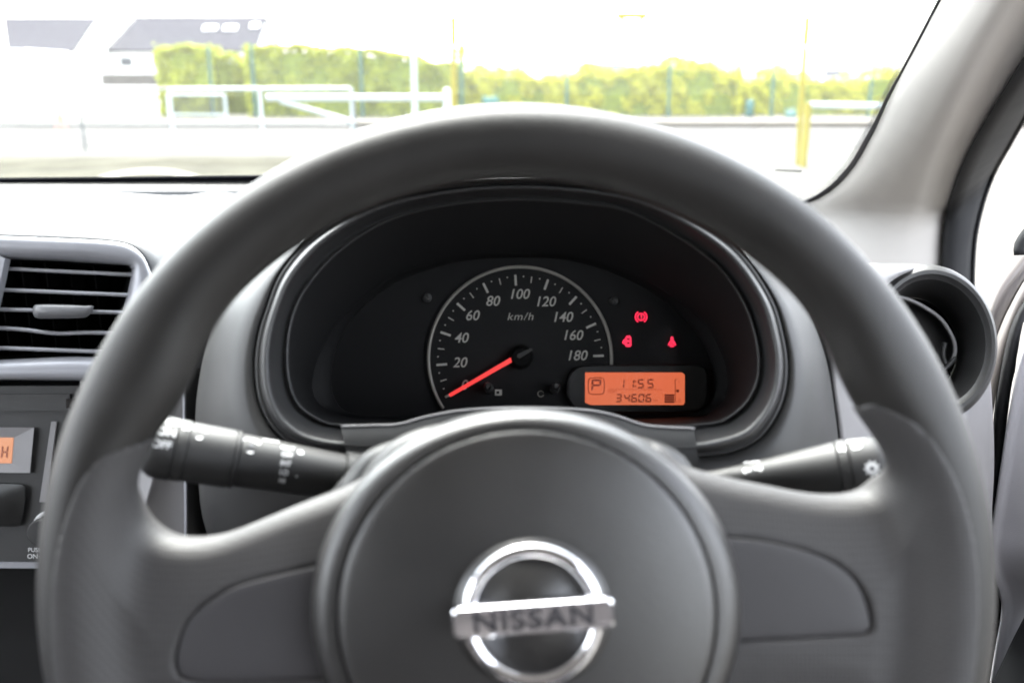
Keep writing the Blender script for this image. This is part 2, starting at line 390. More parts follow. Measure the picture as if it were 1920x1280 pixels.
# badge
EM = P(999, 1150, .3292)
def e3(x, y, w): return EM+.965*(x*WU+y*WV)+w*WN
emb = mesh('badge', [e3(.0295*math.cos(a), .0275*math.sin(a), z) for z in (-.004, .0004) for a in np.linspace(0, 2*math.pi, 64, endpoint=False)],
           [(i, (i+1) % 64, 64+(i+1) % 64, 64+i) for i in range(64)]+[tuple(range(64, 128))], M['hub'], cover)
v = []; f = []; n1, prof = 96, [(-.0040, .0), (-.0040, .0020), (-.0022, .0042), (0, .0050), (.0022, .0042), (.0040, .0020), (.0040, 0)]
R0x = .0238
for i in range(n1):
    a = 2*math.pi*i/n1
    for dr, h_ in prof: v.append(e3((R0x+dr*.8)*math.cos(a), (R0x+dr*.8)*math.sin(a), h_))
K = len(prof)
for i in range(n1):
    for j in range(K-1): f.append((i*K+j, ((i+1) % n1)*K+j, ((i+1) % n1)*K+j+1, i*K+j+1))
mesh('ring', v, f, M['chrome'], cover); 
rot = math.radians(4.0)
def bl(x, y, w): return e3(x*math.cos(rot)-y*math.sin(rot), x*math.sin(rot)+y*math.cos(rot), w)
bw, bh = .0298, .0062
rings = []
for s_, z in ((1, .0), (1, .0052), (.985, .0064), (.93, .0072)):
    pts = []
    for cx_, cy_, a0 in ((bw-.003, bh-.003, 0), (-(bw-.003), bh-.003, 90), (-(bw-.003), -(bh-.003), 180), (bw-.003, -(bh-.003), 270)):
        for q in np.linspace(a0, a0+90, 6): pts.append((cx_+.003*math.cos(math.radians(q)), cy_+.003*math.sin(math.radians(q))))
    sh = (1-s_)*bh*2
    rings.append([bl(np.sign(x)*(abs(x)-sh), np.sign(y)*(abs(y)-sh), z+y*.22) for x, y in pts])
br = autos(loft('badge_bar', [np.array(r) for r in rings], M['chrome'], cover, closed=True, cap1=True), 30)
tv, tf = text_geo('NISSAN', .0108, 0, .00025, 1.12); tv[:, 0] *= 1.12
mesh('badge_lettering', [bl(x, y, .0074+y*.22) for x, y, _ in tv], tf, M['engrave'], cover, smooth=False)

# ================================================================== INSTRUMENT CLUSTER
CC = (975, 640)
O1 = [(640, 850), (560, 838), (512, 803), (486, 750), (479, 690), (484, 635), (500, 580), (530, 508), (597, 436), (700, 380), (830, 350), (975, 340), (1120, 350), (1250, 385), (1370, 457), (1443, 553), (1470, 637), (1476, 700), (1464, 760), (1430, 815), (1385, 842), (1310, 855), (975, 862)]
Cc = [(650, 797), (592, 784), (556, 757), (540, 715), (536, 665), (542, 610), (565, 550), (625, 478), (720, 415), (840, 383), (966, 373), (1090, 380), (1193, 400), (1327, 480), (1393, 560), (1423, 653), (1418, 725), (1375, 778), (1300, 797), (975, 806)]
Dd = [(700, 786), (640, 778), (600, 760), (584, 727), (592, 680), (617, 628), (655, 580), (730, 522), (800, 497), (870, 482), (975, 475), (1080, 481), (1193, 517), (1260, 555), (1320, 603), (1353, 660), (1366, 712), (1358, 750), (1330, 772), (1290, 782), (975, 790)]
Ee = [(720, 782), (660, 776), (635, 762), (622, 735), (620, 700), (628, 655), (650, 610), (690, 565), (750, 525), (860, 490), (975, 482), (1085, 490), (1190, 528), (1255, 570), (1300, 615), (1330, 665), (1340, 710), (1334, 745), (1312, 766), (1275, 778), (975, 784)]
BO = [(640, 1090), (520, 1080), (420, 1050), (385, 980), (374, 900), (368, 800), (374, 720), (392, 640), (430, 560), (520, 470), (640, 395), (790, 345), (975, 325), (1160, 340), (1290, 380), (1400, 458), (1498, 560), (1545, 660), (1566, 780), (1573, 850), (1580, 950), (1570, 1040), (1500, 1080), (1300, 1090), (975, 1095)]
NA = 200
o1, cc, dd, ee, bo = [radial(q, CC, NA) for q in (O1, Cc, Dd, Ee, BO)]
def mixr(a, b, t): return a*(1-t)+b*t
def scl(a, s): return np.array(CC)+(a-np.array(CC))*s
cluster = thing('instrument_cluster', 'instrument cluster with central speedometer, red needle, three red lamps and orange display', 'instrument cluster', P(975, 672, .605))
def tlt(y, d): return d+np.interp(y, [340, 600, 860], [.018, .004, -.012])*np.interp(d, [.50, .60], [1, 0])
def P3t(px, d): return P3(px, tlt(px[:, 1], d))
loft('bezel', [P3t(scl(o1, 1.012), .512), P3t(o1, .503), P3t(scl(o1, .994), .500), P3t(scl(o1, .988), .503), P3t(mixr(o1, cc, .16), .4985), P3t(mixr(o1, cc, .22), .4925), P3t(mixr(o1, cc, .32), .4905), P3t(mixr(o1, cc, .45), .4945), P3t(mixr(o1, cc, .62), .503),
               P3t(mixr(o1, cc, .80), .5145), P3t(mixr(o1, cc, .93), .5185), P3t(mixr(o1, cc, .96), .5185), P3t(cc, .5145), P3t(scl(cc, .993), .5145), P3t(scl(cc, .988), .518)], M['bezel'], cluster, closed=True)
loft('visor', [P3t(scl(cc, .988), .518), P3t(mixr(cc, dd, .3), .535), P3t(mixr(cc, dd, .7), .562), P3t(mixr(cc, dd, .96), .587), P3t(dd, .590), P3t(scl(dd, .997), .594)], M['matte'], cluster, closed=True)
loft('mask', [P3(scl(dd, .997), .594), P3(mixr(dd, ee, .5), .598), P3(ee, .602), P3(scl(ee, .995), .606)], M['matte'], cluster, closed=True)
DF = .606
facep = prism('dial_face', scl(ee, 1.0), DF+.002, .002, M['face'], cluster)
ln = [scl(cc, .985), ]
loft('clear_lens', [P3(scl(dd, .99), .588), P3(scl(dd, .7), .583), P3(scl(dd, .3), .581)], M['lens'], cluster, closed=True, cap1=True)
# speedometer, drawn in photo pixels on the dial plane
SC = (975, 672)
def arcstrip(r0, r1, a0, a1, d, lift, name, m, par, n=90, c=SC):
    o, i = [], []
    for a in np.linspace(a0, a1, n):
        q = math.radians(a); o.append((c[0]+r1*math.cos(q), c[1]-r1*math.sin(q))); i.append((c[0]+r0*math.cos(q), c[1]-r0*math.sin(q)))
    A = P3(i, d); B = P3(o, d); mid = (A+B)/2
    return loft(name, [A-FW*.0002, A-FW*lift*.8, mid-FW*lift, B-FW*lift*.8, B-FW*.0002], m, par)
dial = mesh('speedometer', P3([(SC[0]+178*math.cos(t), SC[1]+178*math.sin(t)) for t in np.linspace(-math.pi*1.22, math.pi*.02, 80)]+[(1140, 780), (838, 780)], DF)-FW*.0015, [tuple(range(82))], M['face'], cluster, smooth=False)
D2 = DF-.0018
arcstrip(168.5, 174.5, -4, 213, D2, .0012, 'dial_ring', M['ringink'], dial)
def tick(ang, r0, r1, wd, m=None):
    q = math.radians(ang); c, s_ = math.cos(q), math.sin(q)
    pts = [(SC[0]+r*c+t*s_*wd/2, SC[1]-r*s_+t*c*wd/2) for r, t in ((r0, -1), (r1, -1), (r1, 1), (r0, 1))]
    A = P3(pts, D2)-FW*.0002; B = A-FW*.0002
    mesh('tick', np.concatenate([A, B]), [(4, 5, 6, 7), (0, 1, 5, 4), (1, 2, 6, 5), (2, 3, 7, 6), (3, 0, 4, 7)], M['dialink'], dial, smooth=False)
A0, A1 = 207.2, 2.0
def ang(v_): return A0+(A1-A0)*v_/180.
for k in range(0, 37):
    v_ = k*5; a = ang(v_)
    if v_ == 0: continue
    if k % 4 == 0: tick(a, 137, 157, 4.2)
    elif k % 2 == 0: tick(a, 143, 155, 2.0)
    else: tick(a, 152.5, 155, 2.4)
tick(ang(0), 140, 158, 4.2)
nums = {0: (872, 721), 20: (863, 679), 40: (866, 633), 60: (887, 591), 80: (925, 564), 100: (976, 551), 120: (1025, 565), 140: (1057, 594), 160: (1076, 628), 180: (1084, 666)}
for k, (x, y) in nums.items():
    label_px('numeral', str(k), x, y, 19, D2, M['dialink'], dial, shear=.22, off=.008, sx=.98, spacing=1.0)
label_px('unit_lettering', 'km/h', 976, 593, 14, D2, M['dialink'], dial, shear=.22, off=-.002, sx=1.12, spacing=1.12)
# needle: hub, red arm from (962,672) to (843,741)
hub = lathe('needle_hub', P(977, 669, D2), P(977, 669, D2)-FW*.011, [(.0, .0080), (.006, .0078), (.0085, .0070), (.0098, .0055), (.0102, .0001)], M['void'], cluster, n=40)
def strip3(name, pts, wd, d, h, m, par):
    """rounded bar along a photo-space segment; wd = widths in px"""
    (x0, y0), (x1, y1) = pts; L = math.hypot(x1-x0, y1-y0); tx, ty = (x1-x0)/L, (y1-y0)/L; nx, ny = -ty, tx
    a, b = wd; o = [(x0+nx*a/2, y0+ny*a/2), (x0-tx*a*.3, y0-ty*a*.3), (x0-nx*a/2, y0-ny*a/2), (x1-nx*b/2, y1-ny*b/2), (x1+nx*b/2, y1+ny*b/2)]
    return prism(name, o, d, h, m, par)
strip3('needle', ((961, 673), (843, 741)), (8.5, 6.5), D2-.0075, .0012, M['needle'], cluster)
strip3('needle_tail', ((972, 668), (998, 654)), (9, 5), D2-.0095, .0015, M['stalk'], cluster)
# trip-reset stems
for x, y in ((914, 722), (1043, 722)):
    lathe('reset_stem', P(x+(x-975)*-.06, y+8, D2), P(x, y, D2-.018), [(0, .0030), (.010, .0030), (.0102, .0024), (.0165, .0024), (.0180, .0016), (.0181, .0001)], M['stalk'], cluster, n=24)
for x, y in ((801, 558), (1151, 564)):
    lathe('mask_screw', P(x, y, DF-.0016), P(x, y, DF-.0030), [(0, .0030), (.0010, .0028), (.0012, .0016), (.0006, .0012), (.0006, .0001)], M['dashlo'], cluster, n=24)
sw = prism('trip_symbol', [(928, 730), (941, 730), (941, 741), (928, 741)], D2, .0003, M['dialink'], dial)
prism('trip_symbol_core', [(931, 733), (936, 733), (936, 738), (931, 738)], D2-.0003, .0002, M['face'], dial)
arcstrip(4.5, 6.5, 20, 340, D2, .0003, 'dimmer_symbol', M['ringink'], dial, n=24, c=(1014, 738))
# warning lamps
def lampring(parent, c, r0, r1, name='lamp_arc', a0=0, a1=360): return arcstrip(r0, r1, a0, a1, DF-.0016, .0004, name, M['lampred'], parent, n=30, c=c)
b1 = lathe('warning_lamp', P(1202, 594, DF-.0016), P(1202, 594, DF-.0020), [(0, .0027), (.0004, .0026), (.0004, .0001)], M['lampred'], cluster, n=30, label='round red brake warning lamp with exclamation mark')
lathe('lamp_window', P(1202, 594, DF-.0020), P(1202, 594, DF-.0022), [(0, .0018), (.0002, .0018), (.0002, .0001)], M['lampdark'], b1, n=24)
prism('exclamation_mark', [(1201, 588), (1204, 588), (1203.4, 596), (1201.6, 596)], DF-.0023, .0002, M['lampred'], b1)
prism('exclamation_dot', [(1201.3, 597.4), (1203.7, 597.4), (1203.7, 599.8), (1201.3, 599.8)], DF-.0023, .0002, M['lampred'], b1)
lampring(b1, (1202, 594), 9.2, 12.0, 'brake_arc', 120, 240); lampring(b1, (1202, 594), 9.2, 12.0, 'brake_arc', -60, 60)
car = [(1175, 629), (1181, 629), (1183.5, 633), (1184, 646), (1182, 650), (1174, 650), (1171.5, 646), (1166.5, 643), (1167.5, 639), (1172, 634)]
b2 = prism('warning_lamp', car, DF-.0016, .0004, M['lampred'], cluster, label='red door ajar warning lamp shaped like a car from above')
prism('lamp_window', [(1175, 634), (1181, 634), (1180.5, 637), (1175.5, 637)], DF-.0020, .0002, M['lampdark'], b2)
prism('lamp_window', [(1175, 642), (1179, 641), (1181, 644), (1176, 645)], DF-.0020, .0002, M['lampdark'], b2)
belt = [(1258.5, 631), (1261.5, 631), (1263, 634), (1262, 636.5), (1265.5, 641), (1268, 647), (1264, 648), (1263, 650.5), (1257, 650.5), (1256, 648), (1252, 647), (1254.5, 641), (1258, 636.5), (1257, 634)]
b3 = prism('warning_lamp', belt, DF-.0016, .0004, M['lampred'], cluster, label='red seat belt warning lamp shaped like a buckled figure')
prism('lamp_window', [(1256, 641), (1257, 641), (1264, 647), (1263, 648)], DF-.0020, .0002, M['lampdark'], b3)
# display pod and lcd
pod = cr([(1062, 720), (1066, 703), (1078, 690), (1100, 685), (1180, 684), (1260, 684), (1320, 686), (1330, 720), (1322, 762), (1280, 772), (1180, 772), (1090, 772), (1070, 758), (1062, 740)], 60, True)
pc = pod.mean(0); po = lambda s: pc+(pod-pc)*s
q = po(.995)
rect = np.array([(1097, 698), (1284, 699), (1284, 759), (1098, 758)], float)
podo = loft('display_housing', [P3(pod, DF-.001), P3(pod, DF-.006), P3(po(.985), DF-.0075), P3(po(.96), DF-.008)], M['bezel'], cluster, closed=True)
podo.data.materials[0] = M['dashlo']
# housing top with a rectangular window
n = len(pod); inner = []
cx, cy = 1190.5, 728.5
for x, y in po(.96):
    dx, dy = x-cx, y-cy; s_ = min(93.5/max(abs(dx), 1e-6), 30.5/max(abs(dy), 1e-6)); inner.append((cx+dx*s_, cy+dy*s_))
loft('display_frame', [P3(po(.96), DF-.008), P3(inner, DF-.008), P3(inner, DF-.0062)], M['dashlo'], cluster, closed=True, smooth=False)
lc = prism('lcd_screen', rect+np.array([(-1, -1), (1, -1), (1, 1), (-1, 1)]), DF-.0055, .0008, M['lcd'], cluster)
LD = DF-.0064
SEG = {'0': 'abcdef', '1': 'bc', '3': 'abcdg', '4': 'bcfg', '5': 'acdfg', '6': 'acdefg', 'P': 'abefg', 'H': 'bcefg'}
def seg7(ch, x, y, w_, h_, t, m, par, sl=.10, d=LD):
    for s_ in SEG[ch]:
        X0, X1, Y0, Y1, Ym = x-w_/2, x+w_/2, y-h_/2, y+h_/2, y
        g = .5
        q = {'a': [(X0+g, Y0), (X1-g, Y0), (X1-t-g, Y0+t), (X0+t+g, Y0+t)], 'd': [(X0+g, Y1), (X1-g, Y1), (X1-t-g, Y1-t), (X0+t+g, Y1-t)],
             'g': [(X0+t, Ym-t/2), (X1-t, Ym-t/2), (X1-t/2, Ym), (X1-t, Ym+t/2), (X0+t, Ym+t/2), (X0+t/2, Ym)],
             'f': [(X0, Y0+g), (X0+t, Y0+t+g), (X0+t, Ym-t/2-g), (X0, Ym-g)], 'b': [(X1, Y0+g), (X1-t, Y0+t+g), (X1-t, Ym-t/2-g), (X1, Ym-g)],
             'e': [(X0, Y1-g), (X0+t, Y1-t-g), (X0+t, Ym+t/2+g), (X0, Ym+g)], 'c': [(X1, Y1-g), (X1-t, Y1-t-g), (X1-t, Ym+t/2+g), (X1, Ym+g)]}[s_]
        q = [(a+(y-b)*sl, b) for a, b in q]
        prism('lcd_segment', q, d, .0002, m, par)
seg7('P', 1118, 722, 18, 22, 3.2, M['lcdink'], lc, .03)
tube('gear_frame', P3(cr([(1105, 710), (1119, 708), (1131, 710), (1133, 723), (1131, 737), (1119, 739), (1105, 737), (1103, 723)], 40, True), LD), .0003, M['lcdink'], lc, n=6, closed=True)
for ch, x in (('1', 1165), ('1', 1183), ('5', 1201.5), ('5', 1219.5)): seg7(ch, x, 719, 12, 17, 2.5, M['lcdink'], lc, .1)
for y in (715, 724): prism('colon_dot', [(1190.5, y-1.2), (1193, y-1.2), (1193, y+1.2), (1190.5, y+1.2)], LD, .0002, M['lcdink'], lc)
for ch, x in zip('34606', (1160, 1175.5, 1189, 1202.5, 1216)): seg7(ch, x, 746, 11, 15.5, 2.5, M['lcdink'], lc, .1)
prism('divider_line', [(1140, 729), (1241, 729.6), (1241, 730.6), (1140, 730)], LD, .0002, M['lcdfaint'], lc)
label_px('unit_mark', 'km', 1229, 750, 5, LD, M['lcdfaint'], lc); label_px('odo_mark', 'ODO', 1148, 734, 5, LD, M['lcdfaint'], lc)
for k in range(4): prism('fuel_bar', [(1246, 739+k*4.2), (1264, 739+k*4.2), (1264, 742.3+k*4.2), (1246, 742.3+k*4.2)], LD, .0002, M['lcdink'], lc)
tube('fuel_scale', P3([(1270, 711), (1266, 711), (1266, 753), (1269, 753)], LD), .00022, M['lcdink'], lc, n=6)
prism('fuel_mark', [(1268, 730), (1273, 730), (1273, 735), (1268, 735)], LD, .0002, M['lcdink'], lc)
label_px('full_mark', '1', 1273, 715, 7, LD, M['lcdfaint'], lc); label_px('empty_mark', '0', 1274, 751, 7, LD, M['lcdfaint'], lc)

# ================================================================== DASHBOARD
dash = thing('dashboard', 'black and grey dashboard with a rounded hood over the gauges and a pale top pad', 'dashboard', P(975, 900, .60))
br_ = .55*np.clip((500-o1[:, 1])/130, 0, 1); br_ = br_*br_*(3-2*br_)
def P3s(px, d): return P3(px, d+np.interp(px[:, 1], [340, 600, 860], [.018, .004, -.012])*np.interp(d, [.52, .60], [1, 0]))
loft('gauge_surround', [P3s(scl(o1, 1.002), .516), P3s(scl(o1, 1.004), .506-br_*.030), P3s(scl(o1, 1.012), .503-br_*.034), P3s(mixr(o1, bo, .22), .503-br_*.034), P3s(mixr(o1, bo, .5), .512-br_*.03), P3s(mixr(o1, bo, .78), .522-br_*.02), P3s(mixr(o1, bo, .95), .538), P3s(bo, .548), P3s(scl(bo, 1.004), .60), P3s(scl(bo, 1.0), .70)], M['dash'], dash, closed=True)
# chin plate under the dial
top = cr([(640, 799), (700, 797), (748, 795), (800, 781), (870, 769), (975, 764), (1090, 768), (1150, 778), (1205, 796), (1255, 801), (1302, 803)], 60)
low = np.stack([np.linspace(655, 1312, 60), np.full(60, 880.)], 1)
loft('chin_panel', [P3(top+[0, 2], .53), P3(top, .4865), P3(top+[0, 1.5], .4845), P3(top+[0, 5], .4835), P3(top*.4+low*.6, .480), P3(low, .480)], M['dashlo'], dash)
tube('chin_light_line', P3(top, .4840), .0007, M['side'], dash, n=8)  # pale tube paints the light line along the plate's top edge
# dash-top pad rows: (y at x=-600, y at x=1750, depth)
def row(ya, yb, d, dx=0.0, x0=-900, x1=1420, n=40):
    xs = np.linspace(x0, x1, n); return P3(np.stack([xs, ya+(yb-ya)*(xs-x0)/(x1-x0)], 1), d)
loft('demister_strip', [row(351, 327.5, 1.142), row(350.5, 327, 1.135), row(355.5, 350, 1.11), row(357, 351.5, 1.108), row(385, 380, 1.11)], M['dash'], dash)
loft('pad_ridge', [row(380, 375, 1.09), row(355.5, 350.5, 1.09), row(355, 350, 1.085), row(360, 355, 1.06), row(362, 357, 1.057), row(392, 387, 1.057)], M['pad'], dash)
prow = []
xs = np.linspace(-900, 1400, 60)
far = np.interp(xs, [-900, 200, 240, 310, 370, 378, 430, 436, 470, 1640], [361, 361, 362, 366.5, 366.5, 361, 361, 366, 367, 367])
edge = cr([(-900, 405), (-400, 409), (0, 413), (110, 416), (200, 422), (262, 437), (305, 460), (330, 487), (352, 540), (372, 640)], 60)
for t in (0., .25, .5, .75, .92, 1.0):
    y = far*(1-t)+np.interp(xs, [-900, -400, 0, 110, 200, 262, 305, 330, 420, 1640], [405, 409, 413, 416, 422, 437, 460, 487, 500, 500])*t
    prow.append(P3(np.stack([xs, y], 1), 1.04*(1-t)+.66*t))
pr0 = P3(np.stack([xs, far+22], 1), 1.05)
loft('top_pad', [pr0]+prow, M['pad'], dash)
# right dash end with the round vent
seam = cr([(1400, 458), (1498, 560), (1545, 660), (1566, 780), (1573, 850), (1580, 950), (1585, 1100)], 40)
sp_o = [(1400, 458), (1440, 472), (1560, 486), (1640, 494), (1730, 497), (1800, 520), (1845, 590), (1858, 720), (1864, 850), (1860, 950), (1846, 1100), (1700, 1130), (1590, 1100), (1581, 950), (1574, 850), (1567, 780), (1546, 660), (1498, 560)]
SVc = (1732, 646); spo = radial(sp_o, SVc, 160); spi = np.array([(SVc[0]+114*math.cos(t), SVc[1]+140*math.sin(t)) for t in np.linspace(-math.pi, math.pi, 160, endpoint=False)])
dsp = lambda p: np.interp(p[:, 0], [1400, 1560, 1700, 1860], [.575, .556, .600, .655])+np.interp(p[:, 1], [450, 500, 600], [.08, .02, 0])
# keep the outline outside the vent hole
rr_ = np.hypot(*((spo-np.array(SVc))/[118, 144]).T); spo = np.array(SVc)+(spo-np.array(SVc))*np.maximum(1, 1/rr_)[:, None]
loft('side_panel', [P3(spi, dsp(spi)+.05), P3(spi, dsp(spi)), P3(spi*.7+spo*.3, dsp(spi*.7+spo*.3)-.003), P3(spi*.15+spo*.85, dsp(spi*.15+spo*.85)-.002), P3(spi*.04+spo*.96, dsp(spo)+.001), P3(spo, dsp(spo)+.006), P3(spo, dsp(spo)+.12)], M['side'], dash, closed=True)
# lower dash and console side
loft('knee_panel', [row(1010, 1010, .66, x0=-1200, x1=1842), row(1200, 1200, .63, x0=-1200, x1=1838), row(1800, 1800, .66, x0=-1200, x1=1830), row(2600, 2600, .9, x0=-1200, x1=1830)], M['knee'], dash)
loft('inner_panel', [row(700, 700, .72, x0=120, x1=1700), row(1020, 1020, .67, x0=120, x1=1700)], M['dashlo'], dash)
ta = cr([(345, 690), (346, 780), (348, 880), (349, 950), (349, 1060)], 20)
loft('console_edge', [P3(ta+[-4, 0], .600), P3(ta+[-3, 0], .596), P3(ta+[1.5, 0], .594), P3(ta+[3, 0], .60)], M['silver'], dash)
tb = cr([(300, 690), (300, 780), (290, 880), (272, 950), (255, 1060)], 20); tc_ = cr([(150, 690), (150, 780), (150, 880), (150, 950), (150, 1060)], 20)
loft('console_side', [P3(ta+[-4, 0], .602), P3(tb+[6, 0], .600), P3(tb+[2, 0], .597), P3(tb-[2, 0], .598), P3(tc_, .612)], M['side'], dash)
loft('console_cheek', [P3(ta+[3, 0], .602), P3(ta+[14, 0], .604), P3(ta+[40, 0], .612), P3(ta+[60, 0], .66)], M['dash'], dash)
# ================================================================== COLUMN
col_ = thing('steering_column', 'black steering column cowl behind the wheel hub carrying the stalks', 'steering column', P(975, 900, .45))
def shell(name, outer, m, d0, d1, par, rounding=(.0, .004, .012), sc=(1., .985, .93)):
    o = cr(outer, 90, True); c = o.mean(0)
    cur = [P3(o, d1)]
    for r_, s_ in zip(rounding, sc): cur.append(P3(c+(o-c)*s_, d0+(.012-r_)))
    return loft(name, cur, m, par, closed=True, cap1=True)
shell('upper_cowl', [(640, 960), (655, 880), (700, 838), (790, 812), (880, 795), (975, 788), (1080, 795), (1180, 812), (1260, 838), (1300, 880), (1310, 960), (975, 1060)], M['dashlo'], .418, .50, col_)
shell('wheel_collar', [(668, 960), (680, 890), (730, 830), (820, 795), (975, 782), (1120, 795), (1215, 835), (1268, 900), (1280, 960), (1200, 1100), (740, 1100)], M['dash'], .385, .43, col_)
lathe('key_barrel', P(480, 985, .60), P(500, 975, .56), [(0, .026), (.03, .025), (.036, .021), (.030, .018), (.030, .0001)], M['dashlo'], col_, n=40)

# stalks ------------------------------------------------------------
def stalk(name, a, b, prof, parts, label):
    """prof pieces: (part name, [(t,r)..]) lathed along a->b (root to tip)"""
    th = thing(name, label, 'stalk', a)
    for pn, pr, m in parts: lathe(pn, a, b, pr, m, th, n=48)
    return th
def wrap(name, s, a, b, t, radius, phi, size, m, par, rot=0, sx=1, bold=.0):
    """print on a stalk: t metres along the axis, phi round it from 'towards driver' to up"""
    ax, e1, e2 = frame(np.array(b)-np.array(a), -FW)
    if e2@UP < 0: e2 = -e2
    if isinstance(s, str): v, f = text_geo(s, size, 0, bold*size)
    else: v, f = s; v = np.array(v)*size
    c, q = math.cos(rot), math.sin(rot); x = (v[:, 0]*c-v[:, 1]*q)*sx; y = v[:, 0]*q+v[:, 1]*c
    sgn = 1 if ax@RT > 0 else -1
    w = []
    for X, Y in zip(x, y):
        an = phi+Y/radius; r = radius+.00025; w.append(np.array(a)+ax*(t+sgn*X)+r*(math.cos(an)*e1+math.sin(an)*e2))
    return mesh(name, w, f, m, par, smooth=False)
def star(n=8, r0=.3, r1=.5):
    v = [(0, 0, 0)]; f = []
    for i in range(2*n): r = r1 if i % 2 else r0; a = math.pi*i/n; v.append((r*math.cos(a), r*math.sin(a), 0))
    for i in range(2*n): f.append((0, 1+i, 1+(i+1) % (2*n)))
    return v, f
def disc(r=.2, n=20):
    return [(0, 0, 0)]+[(r*math.cos(2*math.pi*i/n), r*math.sin(2*math.pi*i/n), 0) for i in range(n)], [(0, 1+i, 1+(i+1) % n) for i in range(n)]
def shape(pts): return [(x, y, 0) for x, y in pts], [tuple(range(len(pts)))]
LA, LB = P(668, 898, .455), P(262, 832, .425)
LL = np.linalg.norm(LB-LA)
def lt(px): return LL*(668-px)/(668-262)
r0, r1, r2 = .0113, .0126, .0140
wst = stalk('wiper_stalk', LA, LB, None, [
    ('stem', [(0, r0), (lt(640), r0), (lt(639), r0*.93), (lt(636), r0*.93), (lt(635), r0), (lt(620), r0), (lt(560), r0*1.04), (lt(450), r1), (lt(440), r1), (lt(439), r1*.9)], M['stalk']),
    ('root_collar', [(-.01, r0*1.14), (lt(641), r0*1.14), (lt(640.5), r0)], M['dash']),
    ('sleeve', [(lt(440), r1*.9), (lt(437), r1*1.09), (lt(431), r1*1.10), (lt(430), r1*1.04), (lt(428), r1*1.04), (lt(427), r1*1.10), (lt(350), r2), (lt(347), r2), (lt(346), r2*.93)], M['stalk']),
    ('dial_ring', [(lt(347), r2*.93), (lt(345), r2*1.02), (lt(328), r2*1.03), (lt(326), r2*1.02), (lt(325), r2*.95)], M['stalk']),
    ('end_knob', [(lt(326), r2*.95), (lt(324), r2*1.04), (lt(300), r2*1.04), (lt(288), r2*1.0), (lt(276), r2*.86), (lt(270), r2*.62), (lt(268), .0001)], M['stalk'])],
    'black wiper stalk with white markings reaching left from the column')
up_ = math.radians(52)
fan = shape([(-.5, .35), (-.25, .5), (.25, .5), (.5, .35), (.12, -.5), (-.12, -.5)])
wrap('marking', fan, LA, LB, lt(456), r1*1.0, math.radians(48), .0088, M['ink'], wst)
wrap('marking_core', disc(.2), LA, LB, lt(456), r1*1.02, math.radians(46), .0072, M['engrave'], wst)
wrap('marking', fan, LA, LB, lt(362), r2*1.0, math.radians(52), .0075, M['ink'], wst)
for k, s_ in enumerate(('MIST', 'OFF', 'INT', 'LO', 'HI')):
    wrap('lettering', s_, LA, LB, lt(524), r0*1.06, math.radians(60-k*20), .0034, M['ink'], wst, sx=.9, bold=.03)
wrap('marking', shape([(-.08, -1.3), (.08, -1.3), (.08, 1.3), (-.08, 1.3)]), LA, LB, lt(548), r0*1.045, math.radians(24), .0048, M['ink'], wst)
wrap('marking', disc(.5), LA, LB, lt(548), r0*1.05, math.radians(54), .0030, M['ink'], wst)
wrap('lettering', 'REAR', LA, LB, lt(492), r0*1.09, math.radians(78), .0032, M['ink'], wst, bold=.03)
wrap('lettering', 'ON', LA, LB, lt(305), r2*1.04, math.radians(40), .0052, M['ink'], wst, bold=.03)
wrap('lettering', 'INT', LA, LB, lt(312), r2*1.04, math.radians(66), .0052, M['ink'], wst, bold=.03)
wrap('lettering', 'OFF', LA, LB, lt(302), r2*1.04, math.radians(16), .0048, M['ink'], wst, bold=.03)
wrap('marking', shape([(-.5, -.5), (.5, -.5), (.5, .5), (-.5, .5)]), LA, LB, lt(337), r2*1.03, math.radians(58), .0030, M['ink'], wst)
RA, RB = P(1290, 908, .455), P(1668, 870, .432)
RL = np.linalg.norm(RB-RA)
def rt(px): return RL*(px-1290)/(1668-1290)
lst = stalk('light_stalk', RA, RB, None, [
    ('stem', [(0, .0052), (rt(1340), .0058), (rt(1400), .0072), (rt(1460), .0092), (rt(1520), .0114), (rt(1560), .0128), (rt(1572), .0132), (rt(1574), .0128)], M['stalk']),
    ('dial_ring', [(rt(1574), .0126), (rt(1576), .0137), (rt(1592), .0139), (rt(1594), .0132)], M['stalk']),
    ('end_knob', [(rt(1594), .0130), (rt(1597), .0139), (rt(1635), .0138), (rt(1655), .0128), (rt(1664), .0108), (rt(1668), .0080), (rt(1669), .0001)], M['stalk'])],
    'black indicator and light stalk with arrow symbols reaching right from the column')
wrap('light_symbol', star(9, .3, .5), RA, RB, rt(1630), .0139, math.radians(6), .0078, M['ink'], lst)
wrap('light_symbol_core', disc(.14), RA, RB, rt(1630), .01405, math.radians(6), .0070, M['engrave'], lst)
arr = shape([(-.5, 0), (-.12, .42), (-.12, .18), (.4, .18), (.4, -.18), (-.12, -.18), (-.12, -.42)])
arr2 = shape([(.5, 0), (.12, .42), (.12, .18), (-.4, .18), (-.4, -.18), (.12, -.18), (.12, -.42)])
wrap('arrow_marking', arr, RA, RB, rt(1407), .0076, math.radians(40), .0048, M['ink'], lst)
wrap('arrow_marking', arr2, RA, RB, rt(1429), .0083, math.radians(40), .0048, M['ink'], lst)
wrap('lettering', 'TURN', RA, RB, rt(1420), .0081, math.radians(78), .0034, M['ink'], lst, bold=.03)
wrap('lettering', 'D', RA, RB, rt(1612), .0139, math.radians(56), .0060, M['ink'], lst, bold=.05)
wrap('marking', shape([(-.7, -.12), (.7, -.12), (.7, .12), (-.7, .12)]), RA, RB, rt(1612), .0139, math.radians(72), .0060, M['ink'], lst)
wrap('marking', shape([(-.4, -.5), (.4, -.5), (.4, .5), (-.4, .5)]), RA, RB, rt(1584), .0139, math.radians(54), .0040, M['ink'], lst)

